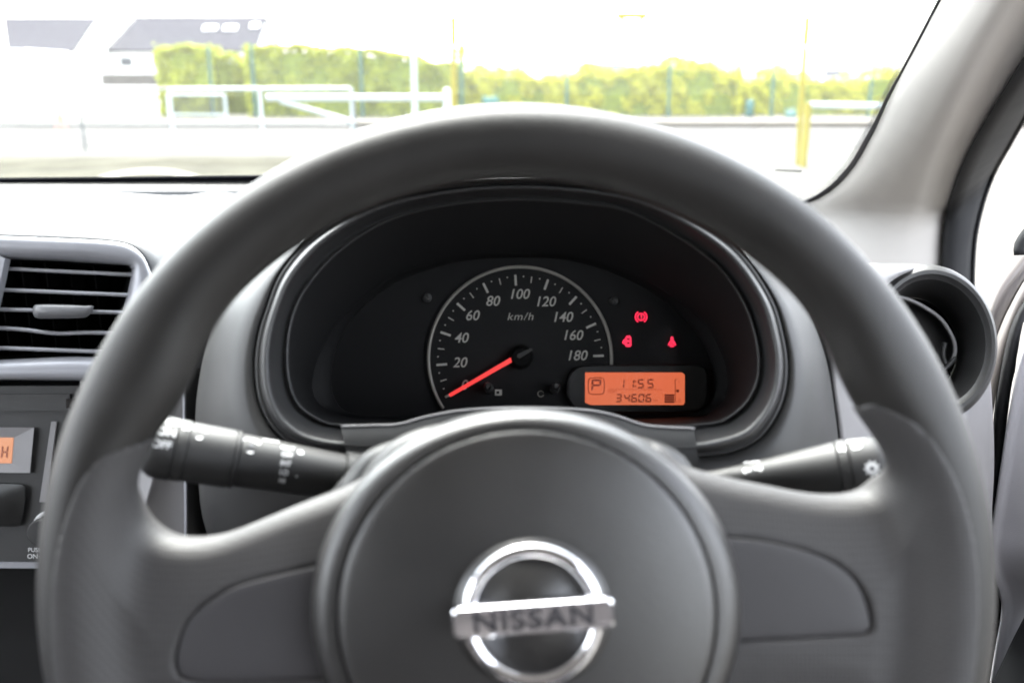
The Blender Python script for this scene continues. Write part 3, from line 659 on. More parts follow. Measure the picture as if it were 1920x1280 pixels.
# ================================================================== CENTRE VENT
vent = thing('centre_vent', 'square silver framed air vent with dark horizontal slats and thumb tab, left of the wheel', 'air vent', P(120, 570, .61))
VD = .600
sq_o = [(-260, 408), (-100, 410), (0, 414), (110, 417), (200, 423), (262, 438), (305, 461), (332, 490), (350, 540), (345, 620), (330, 716), (200, 716), (0, 714), (-260, 712)]
sq_b = [(-250, 441), (-100, 442), (0, 444), (110, 448), (190, 452), (236, 458), (262, 474), (278, 502), (288, 545), (275, 620), (262, 712), (200, 713), (0, 711), (-250, 709)]
sq_i = [(-235, 476), (-100, 478), (20, 486), (110, 489), (200, 495), (238, 497), (247, 502), (246, 515), (240, 545), (225, 600), (212, 650), (206, 664), (150, 668), (-235, 660)]
def fan_loop(pts, n=140): return radial(pts, (60, 575), n)
so_, sb, si = fan_loop(sq_o), fan_loop(sq_b), fan_loop(sq_i)
vm = lambda a, b, t: a*(1-t)+b*t
loft('vent_surround', [P3(so_, .69), P3(so_, .660), P3(vm(so_, sb, .10), .654), P3(vm(so_, sb, .5), .632), P3(vm(so_, sb, .88), .609), P3(vm(so_, sb, .97), .609)], M['pad'], vent, closed=True)
loft('vent_bezel', [P3(vm(so_, sb, .96), .612), P3(vm(so_, sb, .98), .6035), P3(sb, .6015), P3(vm(sb, si, .15), .5995), P3(vm(sb, si, .7), .6005), P3(vm(sb, si, .9), .604), P3(si, .610), P3(vm(sb, si, 1.02), .626)], M['silver'], vent, closed=True)
loft('vent_duct', [P3(vm(sb, si, 1.0), .612), P3(vm(sb, si, 1.2), .66), P3(vm(sb, si, 1.3), .70)], M['void'], vent, closed=True, cap1=True)
for (ya, yb, xr) in ((503, 515, 247), (543, 553, 241), (580, 586, 232), (615, 625, 218), (652, 660, 207)):
    x0 = -235; xm = np.linspace(x0, xr+4, 30); yy = np.interp(xm, [x0, 0, xr], [ya-6, ya, yb])
    if ya == 615: yy = yy+5*np.exp(-((xm-105)/45.)**2)*1.0
    px = np.stack([xm, yy], 1)
    loft('slat', [P3(px-[0, 3], .611), P3(px-[0, 4.0], .6095), P3(px-[0, 2.5], .6075), P3(px+[0, 2.5], .6075), P3(px+[0, 4.0], .6095), P3(px+[0, 3], .611)], M['silver'], vent)  # silver nose stands in for the light each slat edge catches
    loft('slat_blade', [P3(px-[0, 3.5], .6100), P3(px-[0, 3], .640), P3(px+[0, 1], .640), P3(px+[0, 3.5], .6100)], M['void'], vent)  # blade coloured black so the gaps read as deep shade
for x in range(-200, 240, 44):
    box('rear_fin', P(x, 570, .655), (.0012, .02, .07), M['void'], vent)  # fins blacked out as if in the duct's shade
tabp = cr([(62, 575), (70, 571), (120, 571), (160, 573), (176, 574), (166, 592), (150, 596), (100, 597), (66, 595)], 40, True)
tc2 = tabp.mean(0)
loft('thumb_tab', [P3(tabp, .607), P3(tabp, .600), P3(tc2+(tabp-tc2)*.94, .5975), P3(tc2+(tabp-tc2)*[.86, .45]-[0, 3], .5960)], M['slat'], vent, closed=True, cap1=True)
prism('vent_divider', [(-36, 474), (-4, 475), (20, 487), (13, 520), (3, 565), (-8, 612), (-16, 664), (-46, 664), (-40, 560)], .606, .007, M['silver'], vent)

# ================================================================== RADIO
radio = thing('car_radio', 'dark grey car radio with orange display and round knob, left edge below the air vent', 'radio', P(60, 880, .61))
RD = .612
prism('faceplate', [(-500, 722), (170, 722), (170, 1052), (-500, 1052)], RD+.01, .010, M['dash'], radio)
prism('gap_shadow_strip', [(-500, 712), (330, 714), (330, 723), (-500, 722)], RD+.02, .004, M['void'], radio)
prism('cassette_lip', [(-500, 740), (134, 738), (134, 769), (-500, 771)], RD-.0002, .0024, M['dash'], radio)
prism('lower_lip', [(-500, 1050), (78, 1053), (78, 1062), (-500, 1060)], RD, .004, M['silver'], radio)
prism('pale_trim', [(98, 790), (108, 790), (88, 940), (76, 940)], RD, .0015, M['side'], radio)  # pale slanted strip on the faceplate
win_o = np.array([(-300, 800), (64, 801), (56, 886), (-300, 884)]); win_i = np.array([(-285, 818), (26, 820), (22, 868), (-285, 866)])
loft('display_bevel', [P3(win_o, RD-.0001), P3(win_o, RD-.003), P3(win_i, RD+.0045-.006)], M['side'], radio, closed=True, smooth=False)
rl = prism('display', win_i, RD-.0012, .0006, M['lcd2'], radio)
seg7('H', 9, 847, 12, 24, 2.6, M['lcdink'], rl, .1, RD-.002)
seg7('4', -14, 847, 12, 24, 2.6, M['lcdink'], rl, .1, RD-.002)
bp_ = cr([(-80, 906), (0, 906), (40, 908), (48, 914), (46, 950), (40, 980), (30, 986), (0, 986), (-80, 985), (-86, 946)], 50, True); bc_ = bp_.mean(0)
loft('button', [P3(bp_, RD), P3(bp_, RD-.0028), P3(bc_+(bp_-bc_)*.97, RD-.0036)], M['dashlo'], radio, closed=True, cap1=True)
label_px('button_marking', 'DISP', -20, 945, 9, RD-.0036, M['dialink'], radio)
kn = P(98, 990, RD)
lathe('knob', kn, kn-FW*.016, [(0, .0098), (.010, .0096), (.0145, .0092), (.016, .0080), (.0162, .0001)], M['stalk'], radio, n=48)
lathe('knob_ring', kn, kn-FW*.004, [(0, .0128), (.0020, .0126), (.0030, .0118), (.0030, .0104), (.001, .0100)], M['ink'], radio, n=48)
label_px('lettering', 'PUSH', 66, 1030, 8, RD, M['ink'], radio, off=.01); label_px('lettering', 'ON·OFF', 74, 1042, 9, RD, M['ink'], radio, off=.01)
prism('chrome_spot', [(132, 746), (152, 746), (152, 764), (132, 764)], RD, .006, M['chrome'], radio)  # small chrome plate at the faceplate corner

# ================================================================== SIDE VENT
sv = thing('side_vent', 'round black air vent with a single oval flap at the right dashboard corner', 'air vent', P(1702, 646, .66))
VA = P(1733, 646, .632); ax_ = -FW*.97-RT*.12+UP*.10; ax_ /= np.linalg.norm(ax_); VB = VA+ax_*.05
px_ = .632/F
lathe('vent_ring', VA, VB, [(-.06, 150*px_), (.004, 149*px_), (.013, 145*px_), (.018, 139*px_), (.0200, 132*px_), (.0195, 125*px_), (.016, 119*px_), (.0155, 117*px_), (.010, 114*px_), (.003, 109*px_), (-.006, 104*px_), (-.022, 96*px_)], M['ring'], sv, n=96, sx=.80)
lathe('vent_bowl', VA, VB, [(-.021, 96*px_), (-.024, 90*px_), (-.035, 70*px_), (-.038, .0001)], M['void'], sv, n=64, sx=.80)
flo = cr([(1668, 560), (1695, 560), (1730, 575), (1762, 598), (1783, 630), (1790, 655), (1782, 680), (1768, 690), (1740, 690), (1700, 680), (1640, 660), (1610, 620), (1630, 580)], 60, True); fc = flo.mean(0)
loft('flap', [P3(flo, .648), P3(flo, .637), P3(fc+(flo-fc)*.975, .6355), P3(fc+(flo-fc)*.95, .6375), P3(fc+(flo-fc)*.90, .646), P3(fc+(flo-fc)*.6, .652)], M['dashlo'], sv, closed=True, cap1=True)
tube('flap_lit_edge', P3(cr([(1680, 557), (1700, 560), (1732, 575), (1764, 598), (1785, 630), (1791, 655), (1786, 676)], 30), .6355), .0013, M['side'], sv)  # pale tube paints the lit upper edge of the flap
tube('flap_rib', P3(cr([(1772, 642), (1768, 660), (1770, 676), (1776, 686)], 14), .637), .0018, M['dash'], sv)
tube('flap_rib', P3(cr([(1792, 670), (1780, 684), (1762, 702)], 10), .634), .0014, M['dash'], sv)

# ================================================================== WINDSCREEN, PILLAR, DOOR
WS0, WSS = 1.756, .5875           # windscreen plane z = WS0 - WSS*Y
def ws(x, y, off=0.): r = ray(x, y); t = (WS0+off-1.2)/(r[2]+WSS*r[1]); return EYE+r*t
wsn = np.array([0, WSS, 1.]); wsn /= np.linalg.norm(wsn)
wscr = thing('windscreen', 'clear windscreen with a black dotted border along its base and right side', 'windscreen', ws(700, 200))
def zy(Y): return WS0-WSS*Y
Pa = np.array([(-1.15, 1.30), (-.9, 1.36), (.35, 1.30), (.50, 1.20), (.47, .40), (-1.12, .40)])
a = np.array([[x, Y, zy(Y)] for x, Y in Pa]); n = len(a); b = a+wsn*.005
fixn(mesh('glass', np.concatenate([a, b]), [tuple(range(n)), tuple(range(2*n-1, n-1, -1))]+[(i, (i+1) % n, n+(i+1) % n, n+i) for i in range(n)], M['wglass'], wscr, smooth=False))
rc = cr([(1390, 412), (1440, 400), (1500, 379), (1530, 365), (1560, 343), (1592, 308), (1618, 265), (1640, 225), (1662, 180), (1690, 130), (1722, 70), (1756, 5), (1800, -80)], 90)
ro = cr([(1390, 424), (1444, 412), (1506, 387), (1538, 373), (1570, 350), (1602, 313), (1627, 270), (1648, 228), (1668, 183), (1694, 132), (1726, 72), (1760, 7), (1804, -78)], 90)
def sheet(name, i, o, m, par, off=-.0012, t=.0008):
    A = np.array([ws(x, y, off) for x, y in i]); B = np.array([ws(x, y, off) for x, y in o]); return loft(name, [A, B, B-wsn*t, A-wsn*t, A], m, par, smooth=False)
sheet('frit_band', rc, ro, M['frit'], wscr)
li = np.stack([np.linspace(-900, 1400, 80), np.linspace(345, 324, 80)], 1); li[:, 1] = np.interp(li[:, 0], [-900, 0, 500, 700, 1400], [338, 335.5, 330.5, 329.5, 325])
sheet('frit_band', li, li+[0, 6.5], M['frit'], wscr)
# dotted edge
v = []; f = []
def dots(path, inward, pitch, rows):
    p = cr(path, 3000); s_ = np.r_[0, np.cumsum(np.linalg.norm(np.diff(p, axis=0), axis=1))]
    for j, (o, r) in enumerate(rows):
        for d_ in np.arange((j % 2)*pitch/2, s_[-1], pitch):
            i = min(np.searchsorted(s_, d_), len(p)-2); t = p[i+1]-p[i]; t = t/(np.linalg.norm(t)+1e-9); nn = np.array([t[1], -t[0]])*inward
            c = ws(*(p[i]+nn*o), -.0014); k = len(v)
            e1 = RT; e2 = np.cross(wsn, e1)
            for q in range(6): v.append(c+r*(math.cos(q*math.pi/3)*e1+math.sin(q*math.pi/3)*e2))
            f.append(tuple(range(k, k+6)))
dots([tuple(q) for q in rc[::6]], 1, 4.2, ((1.6, .0011), (4.0, .0010), (6.2, .0008), (8.2, .0006)))
dots([tuple(q) for q in li[::6] if q[0] > -100], 1, 4.2, ((.6, .0014), (2.0, .0011)))
dv = np.array(v); solid(mesh('frit_dots', dv, f, M['frit'], wscr, smooth=False, kind='stuff'), .0003)

pil = thing('windscreen_pillar', 'pale grey trimmed pillar between the windscreen and the open driver door', 'pillar', P(1700, 300, .95))
n_ = 50
pl = cr([(1380, 720), (1385, 480), (1450, 420), (1506, 385), (1540, 370), (1572, 347), (1604, 310), (1628, 268), (1650, 226), (1670, 181), (1696, 130), (1728, 70), (1762, 5), (1830, -130), (1900, -260)], n_)
pld = np.array([ws(x, y, -.004) for x, y in pl])
def depth_of(p): return (p-EYE)@FW
dL = np.array([depth_of(q) for q in pld])
rdg = cr([(1560, 760), (1650, 600), (1694, 490), (1712, 420), (1722, 370), (1738, 310), (1762, 250), (1790, 190), (1820, 130), (1850, 70), (1885, 10), (1920, -50), (1980, -160), (2040, -270)], n_)
rge = cr([(1700, 780), (1755, 650), (1765, 520), (1767, 460), (1774, 400), (1790, 345), (1812, 290), (1842, 235), (1872, 185), (1905, 130), (1940, 75), (1970, 20), (2040, -100), (2100, -200)], n_)
io = np.argsort(pl[:, 1]); y400 = np.interp(400, pl[io, 1], dL[io])
def Dp(y): return np.where(y < 400, np.interp(y, pl[io, 1], dL[io]), y400-(y-400)*.0)
dL = Dp(pl[:, 1]); dR = Dp(rdg[:, 1])-.095; dE = Dp(rge[:, 1])-.10
cur = [P3(pl, dL+.03), P3(pl, dL), P3(pl*.8+rdg*.2, dL*.8+dR*.2-.010), P3(pl*.55+rdg*.45, dL*.55+dR*.45-.016), P3(pl*.25+rdg*.75, dL*.25+dR*.75-.012), P3(rdg*.94+pl*.06, dR*.94+dL*.06-.004), P3(rdg*.85+rge*.15, dR*.85+dE*.15+.002), P3(rdg*.4+rge*.6, dE+.006), P3(rge, dE+.012), P3(rge+[1, 0], dE+.05)]
loft('pillar_trim', cur, M['pillar'], pil)
se_o = cr([(1790, 640), (1815, 620), (1827, 575), (1829, 500), (1834, 440), (1848, 380), (1868, 325), (1892, 282), (1920, 232), (1950, 180), (1985, 125), (2020, 60), (2090, -60), (2150, -160)], n_)
loft('door_seal', [P3(rge-[2, 0], dE+.03), P3(rge, dE+.006), P3(rge+[4, 0], dE-.002), P3(rge*.6+se_o*.4, dE-.006), P3(rge*.3+se_o*.7, dE-.004), P3(se_o-[10, 0], dE+.004), P3(se_o-[7, 0], dE+.010), P3(se_o-[4, 0], dE+.004), P3(se_o, dE+.010), P3(se_o, dE+.05)], M['rubber'], pil)

door = thing('open_door', 'grey driver door standing open at the right edge with black rubber seal', 'car door', P(1950, 900, .8))
n_ = 40
g1 = cr([(1990, 380), (1935, 450), (1904, 487), (1872, 530), (1850, 584), (1842, 640), (1836, 700), (1832, 800)], n_)
g2 = cr([(2010, 400), (1950, 465), (1915, 510), (1882, 550), (1860, 600), (1850, 645), (1844, 700), (1842, 800)], n_)
g3 = cr([(2030, 430), (1970, 480), (1925, 518), (1888, 582), (1869, 627), (1852, 674), (1848, 720), (1850, 810)], n_)
g4 = cr([(2050, 470), (1990, 510), (1935, 550), (1900, 602), (1880, 670), (1868, 738), (1860, 800), (1858, 900)], n_)
loft('shut_face', [P3(g1, .90), P3(g1, .80), P3(g1+[3, 1], .795), P3(g2, .792), P3(g2+[2, 1], .797), P3(g3-[2, 1], .790), P3(g3, .798), P3(g3+[2, 1], .786), P3(g4, .780), P3(g4, .83)], M['doorbeige'], door)
k1 = cr([(2040, 450), (1935, 545), (1897, 602), (1879, 670), (1868, 738), (1863, 782), (1860, 850), (1850, 950), (1838, 1050), (1830, 1290)], n_)
k2 = cr([(2060, 500), (1935, 580), (1910, 650), (1904, 692), (1897, 722), (1888, 790), (1876, 890), (1862, 985), (1856, 1060), (1850, 1300)], n_)
loft('door_rubber', [P3(k1, .80), P3(k1+[3, 0], .770), P3(k1*.5+k2*.5, .762), P3(k2, .775), P3(k2, .82)], M['rubber'], door)
d1 = cr([(1960, 600), (1925, 640), (1908, 690), (1898, 740), (1886, 805), (1870, 912), (1856, 1005), (1851, 1032), (1855, 1062), (1874, 1115), (1877, 1149), (1863, 1231), (1855, 1290), (1850, 1400)], n_)
loft('door_panel', [P3(d1, .83), P3(d1, .752), P3(d1+[4, 0], .748), P3(d1+[14, 0], .752), P3(d1+[26, 0], .749), P3(d1+[45, 0], .742), P3(d1+[300, -40], .66), P3(d1+[700, -60], .45)], M['doorgrey'], door)
kp = cr([(1912, 478), (1916, 455), (1950, 420), (2000, 400)], 14)
tube('dark_knob', P3(kp, .77), np.linspace(.0045, .008, 14), M['rubber'], door, n=16)  # dark rounded stub at the door edge
ar = [(1850, 1282), (1893, 1190), (1925, 1128), (2000, 1010), (2300, 900), (2300, 1400), (1830, 1400)]
bevel(prism('armrest', ar, .72, .05, M['rubber'], door), .008, 3)
lathe('screw_cap', P(1921, 1086, .742), P(1921, 1086, .738), [(0, .0032), (.002, .003), (.0025, .0001)], M['ink'], door, n=20)
prism('sill_panel', [(1795, 960), (1862, 960), (1868, 1030), (1890, 1120), (1885, 1180), (1875, 1260), (1870, 1600), (1760, 1600)], .80, .01, M['ring'], door)
for y, x in ((1172, 1866), (1218, 1858), (1268, 1852)):
    box('seal_clip', P(x, y, .765), (.006, .004, .008), M['rubber'], door)

# ================================================================== CABIN SHELL (seen in the chrome, shades the dash)
XL, XR = -1.12, .50
cab = thing('car_cabin', 'grey cloth roof lining, seats and floor of the car around the driver', 'car interior', (-.3, -.6, .3))
def grid(name, fn, nu, nv, m, par, t=.02, **k):
    v = [fn(i/(nu-1), j/(nv-1)) for i in range(nu) for j in range(nv)]
    f = [(i*nv+j, (i+1)*nv+j, (i+1)*nv+j+1, i*nv+j+1) for i in range(nu-1) for j in range(nv-1)]
    return solid(mesh(name, v, f, m, par, **k), t, 0)
grid('roof_lining', lambda a, b: (XL+(XR-XL)*a, .38-2.2*b, 1.50+.07*math.sin(math.pi*a)**.6+.03*math.sin(math.pi*min(1, b*1.3))), 16, 16, M['headliner'], cab)
box('floor', ((XL+XR)/2, -.3, .27), (XR-XL, 2.9, .04), M['carpet'], cab)
box('firewall', ((XL+XR)/2, 1.18, .59), (XR-XL+.1, .04, .70), M['carpet'], cab)
box('side_door', (XL, -.4, .66), (.07, 2.6, .76), M['doorgrey'], cab)
box('rear_door', (XR, -1.45, .66), (.07, 1.1, .76), M['doorgrey'], cab)
box('quarter_blocker', (XL, -1.33, 1.28), (.07, 1.14, .5), M['seat'], cab); box('quarter_blocker', (XR, -1.62, 1.28), (.07, .55, .5), M['seat'], cab); box('rear_blocker', ((XL+XR)/2, -1.86, 1.26), (XR-XL, .04, .5), M['seat'], cab)  # closed quarters and rear wall added to cut light from behind
box('rear_panel', ((XL+XR)/2, -1.85, .62), (XR-XL, .06, .80), M['seat'], cab)
box('centre_post', (XL+.02, -.72, 1.27), (.07, .16, .5), M['headliner'], cab); box('centre_post', (XR-.02, -.95, 1.27), (.07, .16, .5), M['headliner'], cab)
box('left_pillar', (XL+.02, .75, 1.3), (.06, 1.0, .08), M['pillar'], cab, R=[[1, 0, 0], [0, .862, -.506], [0, .506, .862]])
def seat(x, y):
    for nm, c, s_, tilt in (('seat_cushion', (x, y+.22, .50), (.50, .50, .16), 8), ('seat_backrest', (x, y-.08, .86), (.48, .14, .62), -15), ('headrest', (x, y-.20, 1.27), (.26, .10, .18), -12)):
        t = math.radians(tilt); bevel(box(nm, c, s_, M['seat'], cab, R=[[1, 0, 0], [0, math.cos(t), -math.sin(t)], [0, math.sin(t), math.cos(t)]]), .05, 4)
seat(-.66, -.35); 
bevel(box('rear_bench', ((XL+XR)/2, -1.5, .78), (1.3, .16, .62), M['seat'], cab), .05, 4)
seat(0.0, -.48)
for d_ in ((0.0, -.62, 1.18),): bevel(box('headrest', d_, (.30, .10, .30), M['seat'], cab), .04, 4)  # extra block added behind the camera to hold back rear light

# ================================================================== OUTSIDE
def gmat(name, col, var, sc, bump=.4): 
    m = mat(name, col, .9, spec=0, var=var, vscale=sc, bump=bump, bscale=sc*12); 
    for nd in m.node_tree.nodes:
        if nd.type == 'BUMP': nd.inputs['Distance'].default_value = .01
    return m
M['ground'] = gmat('pale_worn_tarmac', (.092, .089, .082), .10, .6)
M['road'] = gmat('road_tarmac', (.080, .077, .074), .08, .8)
M['verge'] = gmat('gravelly_verge', (.054, .052, .040), .35, 1.2)
M['pave'] = gmat('concrete_pavement', (.12, .112, .10), .08, 1.5)
M['kerb'] = gmat('kerb_concrete', (.045, .038, .028), .2, 2)
M['render'] = gmat('white_render', (.72, .71, .68), .05, .8)
M['roof'] = gmat('slate_roof', (.052, .050, .057), .12, 3)
M['roofg'] = gmat('greenish_roof', (.055, .085, .085), .1, 3)
M['pane'] = mat('dark_window_pane', (.05, .052, .058), .4, spec=.2)
M['white'] = mat('white_paint', (.34, .38, .385), .45, var=.08, vscale=3)
M['galv'] = mat('galvanised_steel', (.085, .095, .098), .45, metal=.2, var=.1, vscale=4)
M['yellow'] = mat('yellow_paint', (.20, .165, .003), .8, spec=.2, var=.1, vscale=3)
M['yline'] = mat('pale_yellow_arc', (.070, .057, .026), .7, var=.15, vscale=5)
M['green'] = mat('green_fence_paint', (.022, .085, .060), .5, var=.1, vscale=3)
M['turq'] = mat('turquoise_sheet', (.05, .16, .14), .5, var=.1, vscale=3)
M['orange'] = mat('orange_plastic', (.50, .10, .05), .5)
M['brown'] = gmat('brown_brick', (.10, .09, .08), .2, 3)
def plane(name, x0, x1, y0, y1, z, m, kind='structure', **k):
    return mesh(name, [(x0, y0, z), (x1, y0, z), (x1, y1, z), (x0, y1, z)], [(0, 1, 2, 3)], m, smooth=False, kind=kind, **k)
plane('ground', -1500, 1500, -800, 2500, 0, M['ground'])
def slab(name, x0, x1, y0, y1, z0, z1, m, **k):
    return box(name, ((x0+x1)/2, (y0+y1)/2, (z0+z1)/2), (x1-x0, y1-y0, z1-z0), m, **k)
slab('verge', -30, -2.2, 11.2, 14.6, -.05, .05, M['verge'], kind='structure')
slab('road', -60, 60, 17.5, 24.5, -.05, .012, M['road'], kind='structure')
slab('pavement', -60, 60, 24.75, 29.5, -.05, .11, M['pave'], kind='structure')
slab('kerb', -60, 60, 24.5, 24.75, -.05, .12, M['kerb'], kind='structure')
# yellow arc lying on the near tarmac
pts = cr([(-2000, 345), (150, 345), (205, 326), (255, 318), (300, 317), (350, 324), (420, 345)][1:], 30)
vv = []
for x, y in pts: g = PG(x, y, .06); vv.append(g)
for x, y in pts[::-1]: g = PG(x, y+7, .06); vv.append(g)
o = mesh('yellow_arc', vv, [(i, i+1, 58-i, 59-i) for i in range(29)], M['yline'], smooth=False, kind='structure')
solid(o, .012, 1)

# --- railing
def pole(name, base, h, r, m, par, **k): return bar(name, base, np.array(base)+[0, 0, h], r, m, par, n=10, **k)
YR = 16.2
rail = thing('pedestrian_railing', 'long white tubular railing with two rails in front of the road, left', 'railing', (-6, YR, 0))
xs_r = [PYw(x, 200, YR)[0] for x in (-190, -20, 150, 320, 489, 660)]
for i, x in enumerate(xs_r):
    pole('post', (x, YR, 0), 1.05, .030 if i > 2 else .026, M['white'] if i > 2 else M['galv'], rail)
bar('rail', (xs_r[0]-3, YR, 1.04), (xs_r[3], YR, 1.05), .026, M['galv'], rail)
bar('rail', (xs_r[3], YR, 1.05), (xs_r[-1], YR, 1.06), .03, M['white'], rail)
bar('rail', (xs_r[0]-3, YR, .44), (xs_r[-1], YR, .46), .022, M['galv'], rail)
low = thing('low_rail_gate', 'small white framed gate of thin upright bars in front of the left hedge', 'gate', (PYw(370, 225, 28)[0], 28, .11))
xa, xb = PYw(316, 200, 28)[0], PYw(423, 200, 28)[0]; zt = PYw(370, 178, 28)[2]; zb = .15
for x in (xa, xb): bar('post', (x, 28, .11), (x, 28, zt), .045, M['white'], low)
bar('rail', (xa, 28, zt), (xb, 28, zt), .035, M['white'], low); bar('rail', (xa, 28, zb+.06), (xb, 28, zb+.06), .03, M['white'], low)
for x in np.linspace(xa, xb, 20)[1:-1]: bar('bar', (x, 28, zb), (x, 28, zt), .014, M['galv'], low, n=6)
# --- height barrier and swing gates
YB = 13.6
hb = thing('height_barrier', 'yellow car park height barrier, two tall posts joined by a thin top bar', 'height barrier', (1.6, YB, 0))
yx1, yx2 = PYw(850, 205, YB)[0], PYw(1495, 310, YB)[0]
for x, lean in ((yx1, .02), (yx2, -.03)):
    bar('post', (x, YB, 0), (x+lean, YB, 1.65), .040, M['yellow'], hb); bar('post_sleeve', (x+lean, YB, 1.66), (x+lean, YB, 2.05), .046, M['yellow'], hb)
mx = PYw(1185, 30, YB)
bar('top_bar', (yx1, YB, 2.045), (yx2, YB, 2.02), .006, M['white'], hb)
box('hanging_bracket', mx+[0, 0, .0], (.44, .05, .08), M['yellow'], hb)
for s_ in (-1, 1): bar('bracket_arm', mx+[s_*.16, 0, -.02], mx+[s_*.06, 0, -.17], .03, M['yellow'], hb)
gate = thing('swing_gate', 'white swing gate arm with a diagonal brace, left of the left yellow post', 'gate', (yx1-1, YB-.3, 0))
zg = PYw(700, 184, YB-.3)[2]; xg0, xg1 = PYw(500, 184, YB-.3)[0], PYw(845, 184, YB-.3)[0]
bar('arm', (xg0, YB-.3, zg), (xg1, YB-.3, zg), .048, M['white'], gate); bar('post', (xg1-.05, YB-.3, 0), (xg1-.05, YB-.3, zg+.06), .055, M['white'], gate)
dd0, dd1 = PYw(525, 190, YB-.3), PYw(665, 230, YB-.3)
bar('brace', dd0, dd1, .034, M['white'], gate); bar('latch_post', (dd1[0], YB-.3, 0), (dd1[0], YB-.3, zg), .022, M['galv'], gate)
lathe('post_cap', (xg1-.05, YB-.3, zg+.05), (xg1-.05, YB-.3, zg+.15), [(0, .03), (.03, .05), (.07, .04), (.09, .0001)], M['white'], gate, n=12)
g2_ = thing('swing_gate', 'white swing gate arm on a short yellow post, right of the right yellow post', 'gate', (yx2+1, YB-.3, 0))
x0, x1 = PYw(1516, 200, YB-.3)[0], PYw(1900, 200, YB-.3)[0]; z0 = PYw(1580, 197, YB-.3)[2]
bar('post', (x0, YB-.3, 0), (x0, YB-.3, z0+.03), .05, M['yellow'], g2_); bar('arm', (x0, YB-.3, z0), (x1, YB-.3, z0-.05), .045, M['white'], g2_)
o = pole('white_pole', (PYw(778, 200, 20)[0], 20, 0), 1.75, .06, M['white'], None); o['label'] = 'plain white upright pole in front of the tall hedge, beside the left yellow post'; o['category'] = 'pole'
pb = PG(115, 240, .012)
cone = thing('marker_bollard', 'small orange marker standing on the far side of the road, left', 'bollard', pb)
lathe('body', pb, pb+np.array([0, 0, .42]), [(0, .075), (.03, .072), (.36, .055), (.40, .03), (.41, .0001)], M['orange'], cone, n=16); box('base', pb+np.array([0, 0, .015]), (.24, .24, .03), M['orange'], cone)
nz = P(1478, 319, 1.5); wn = bar('washer_nozzle', nz+np.array([-.022, 0, 0]), nz+np.array([.022, .0, -.002]), .0022, M['void'], None); wn['label'] = 'tiny dark washer nozzle just outside the windscreen base, right of the wheel rim'; wn['category'] = 'nozzle'

# --- hedges
def leafmat(name, c1, c2):
    m = bpy.data.materials.new(name); m.use_nodes = True; n = m.node_tree; b = n.nodes['Principled BSDF']; b.inputs['Roughness'].default_value = .8; b.inputs['Specular IOR Level'].default_value = .08
    g = n.nodes.new('ShaderNodeNewGeometry'); r = n.nodes.new('ShaderNodeMix'); r.data_type = 'RGBA'
    r.inputs[6].default_value = (*c1, 1); r.inputs[7].default_value = (*c2, 1); n.links.new(g.outputs['Random Per Island'], r.inputs[0]); n.links.new(r.outputs[2], b.inputs['Base Color']); return m
M['leafA'] = leafmat('hedge_leaf', (.23, .25, .032), (.40, .43, .046)); M['leafB'] = leafmat('shrub_leaf', (.33, .335, .034), (.58, .54, .052))
M['core'] = mat('hedge_twigs', (.14, .165, .022), .9, spec=.05, var=.3, vscale=8)
def hedge(x0, x1, tops, Y, thick, m, n, label, name='hedge', rough=.08, base=.11, amp=1.0):
    xa, xb = PYw(x0, 200, Y)[0], PYw(x1, 200, Y)[0]; kx = [PYw(x, 200, Y)[0] for x, _ in tops]; kz = [PYw(960, y, Y)[2] for _, y in tops]
    H = lambda x: np.interp(x, kx, kz)
    th = thing(name, label, 'hedge', ((xa+xb)/2, Y+thick/2, base))
    xs_ = np.linspace(xa+.1, xb-.1, 50); A = np.array([(x, Y+.15, base) for x in xs_]); B = np.array([(x, Y+.18, H(x)-.16) for x in xs_]); C_ = np.array([(x, Y+thick-.15, H(x)-.16) for x in xs_]); D_ = np.array([(x, Y+thick-.1, base) for x in xs_])
    loft('branches', [A, B, C_, D_, A], M['core'], th)
    X = rng.uniform(xa, xb, n); hh = H(X)
    face = rng.random(n); T = np.where(face < .72, 0, 1)
    Z = np.where(T == 0, base+(hh-base)*rng.random(n)**.9, hh+rng.normal(0, rough, n)*.7)
    lump = .12*np.sin(X*2.1+Z*1.7)+.09*np.sin(X*5.3-Z*4.1)+.06*np.sin(X*9.1+Z*7.7)
    Yc = np.where(T == 0, Y+.12+lump+rng.uniform(-.05, .12, n), Y+rng.uniform(0, thick, n))
    Z = np.where(T == 1, Z+lump*.9*amp, Z)
    X = np.where((rng.random(n) < .06), np.where(rng.random(n) < .5, xa, xb)+rng.normal(0, .05, n), X)
    c = np.stack([X, Yc, Z], 1); s_ = rng.uniform(.035, .075, n)
    d = rng.normal(size=(n, 3)); d[:, 1] -= .6; d[:, 2] += .5; d /= np.linalg.norm(d, axis=1)[:, None]
    e1 = np.cross(d, rng.normal(size=(n, 3))); e1 /= np.linalg.norm(e1, axis=1)[:, None]; e2 = np.cross(d, e1)
    e1 = e1*s_[:, None]; e2 = e2*s_[:, None]*.6
    V_ = np.stack([c-e1, c-e2*.9+e1*.1, c+e1, c+e2*.9+e1*.1], 1).reshape(-1, 3); F_ = np.arange(4*n).reshape(-1, 4)
    mesh('leaves', V_, F_, m, th, smooth=False, kind='stuff'); return th
hedge(300, 400, [(300, 96), (330, 90), (380, 90), (400, 97)], 29.0, 1.2, M['leafA'], 9000, 'short dark green clipped hedge block at the left end by the house', rough=.04, amp=.3)
hedge(396, 466, [(396, 98), (430, 108), (466, 122)], 30.6, 1.0, M['leafA'], 3500, 'lower pale green hedge set back in the gap between two taller hedges')
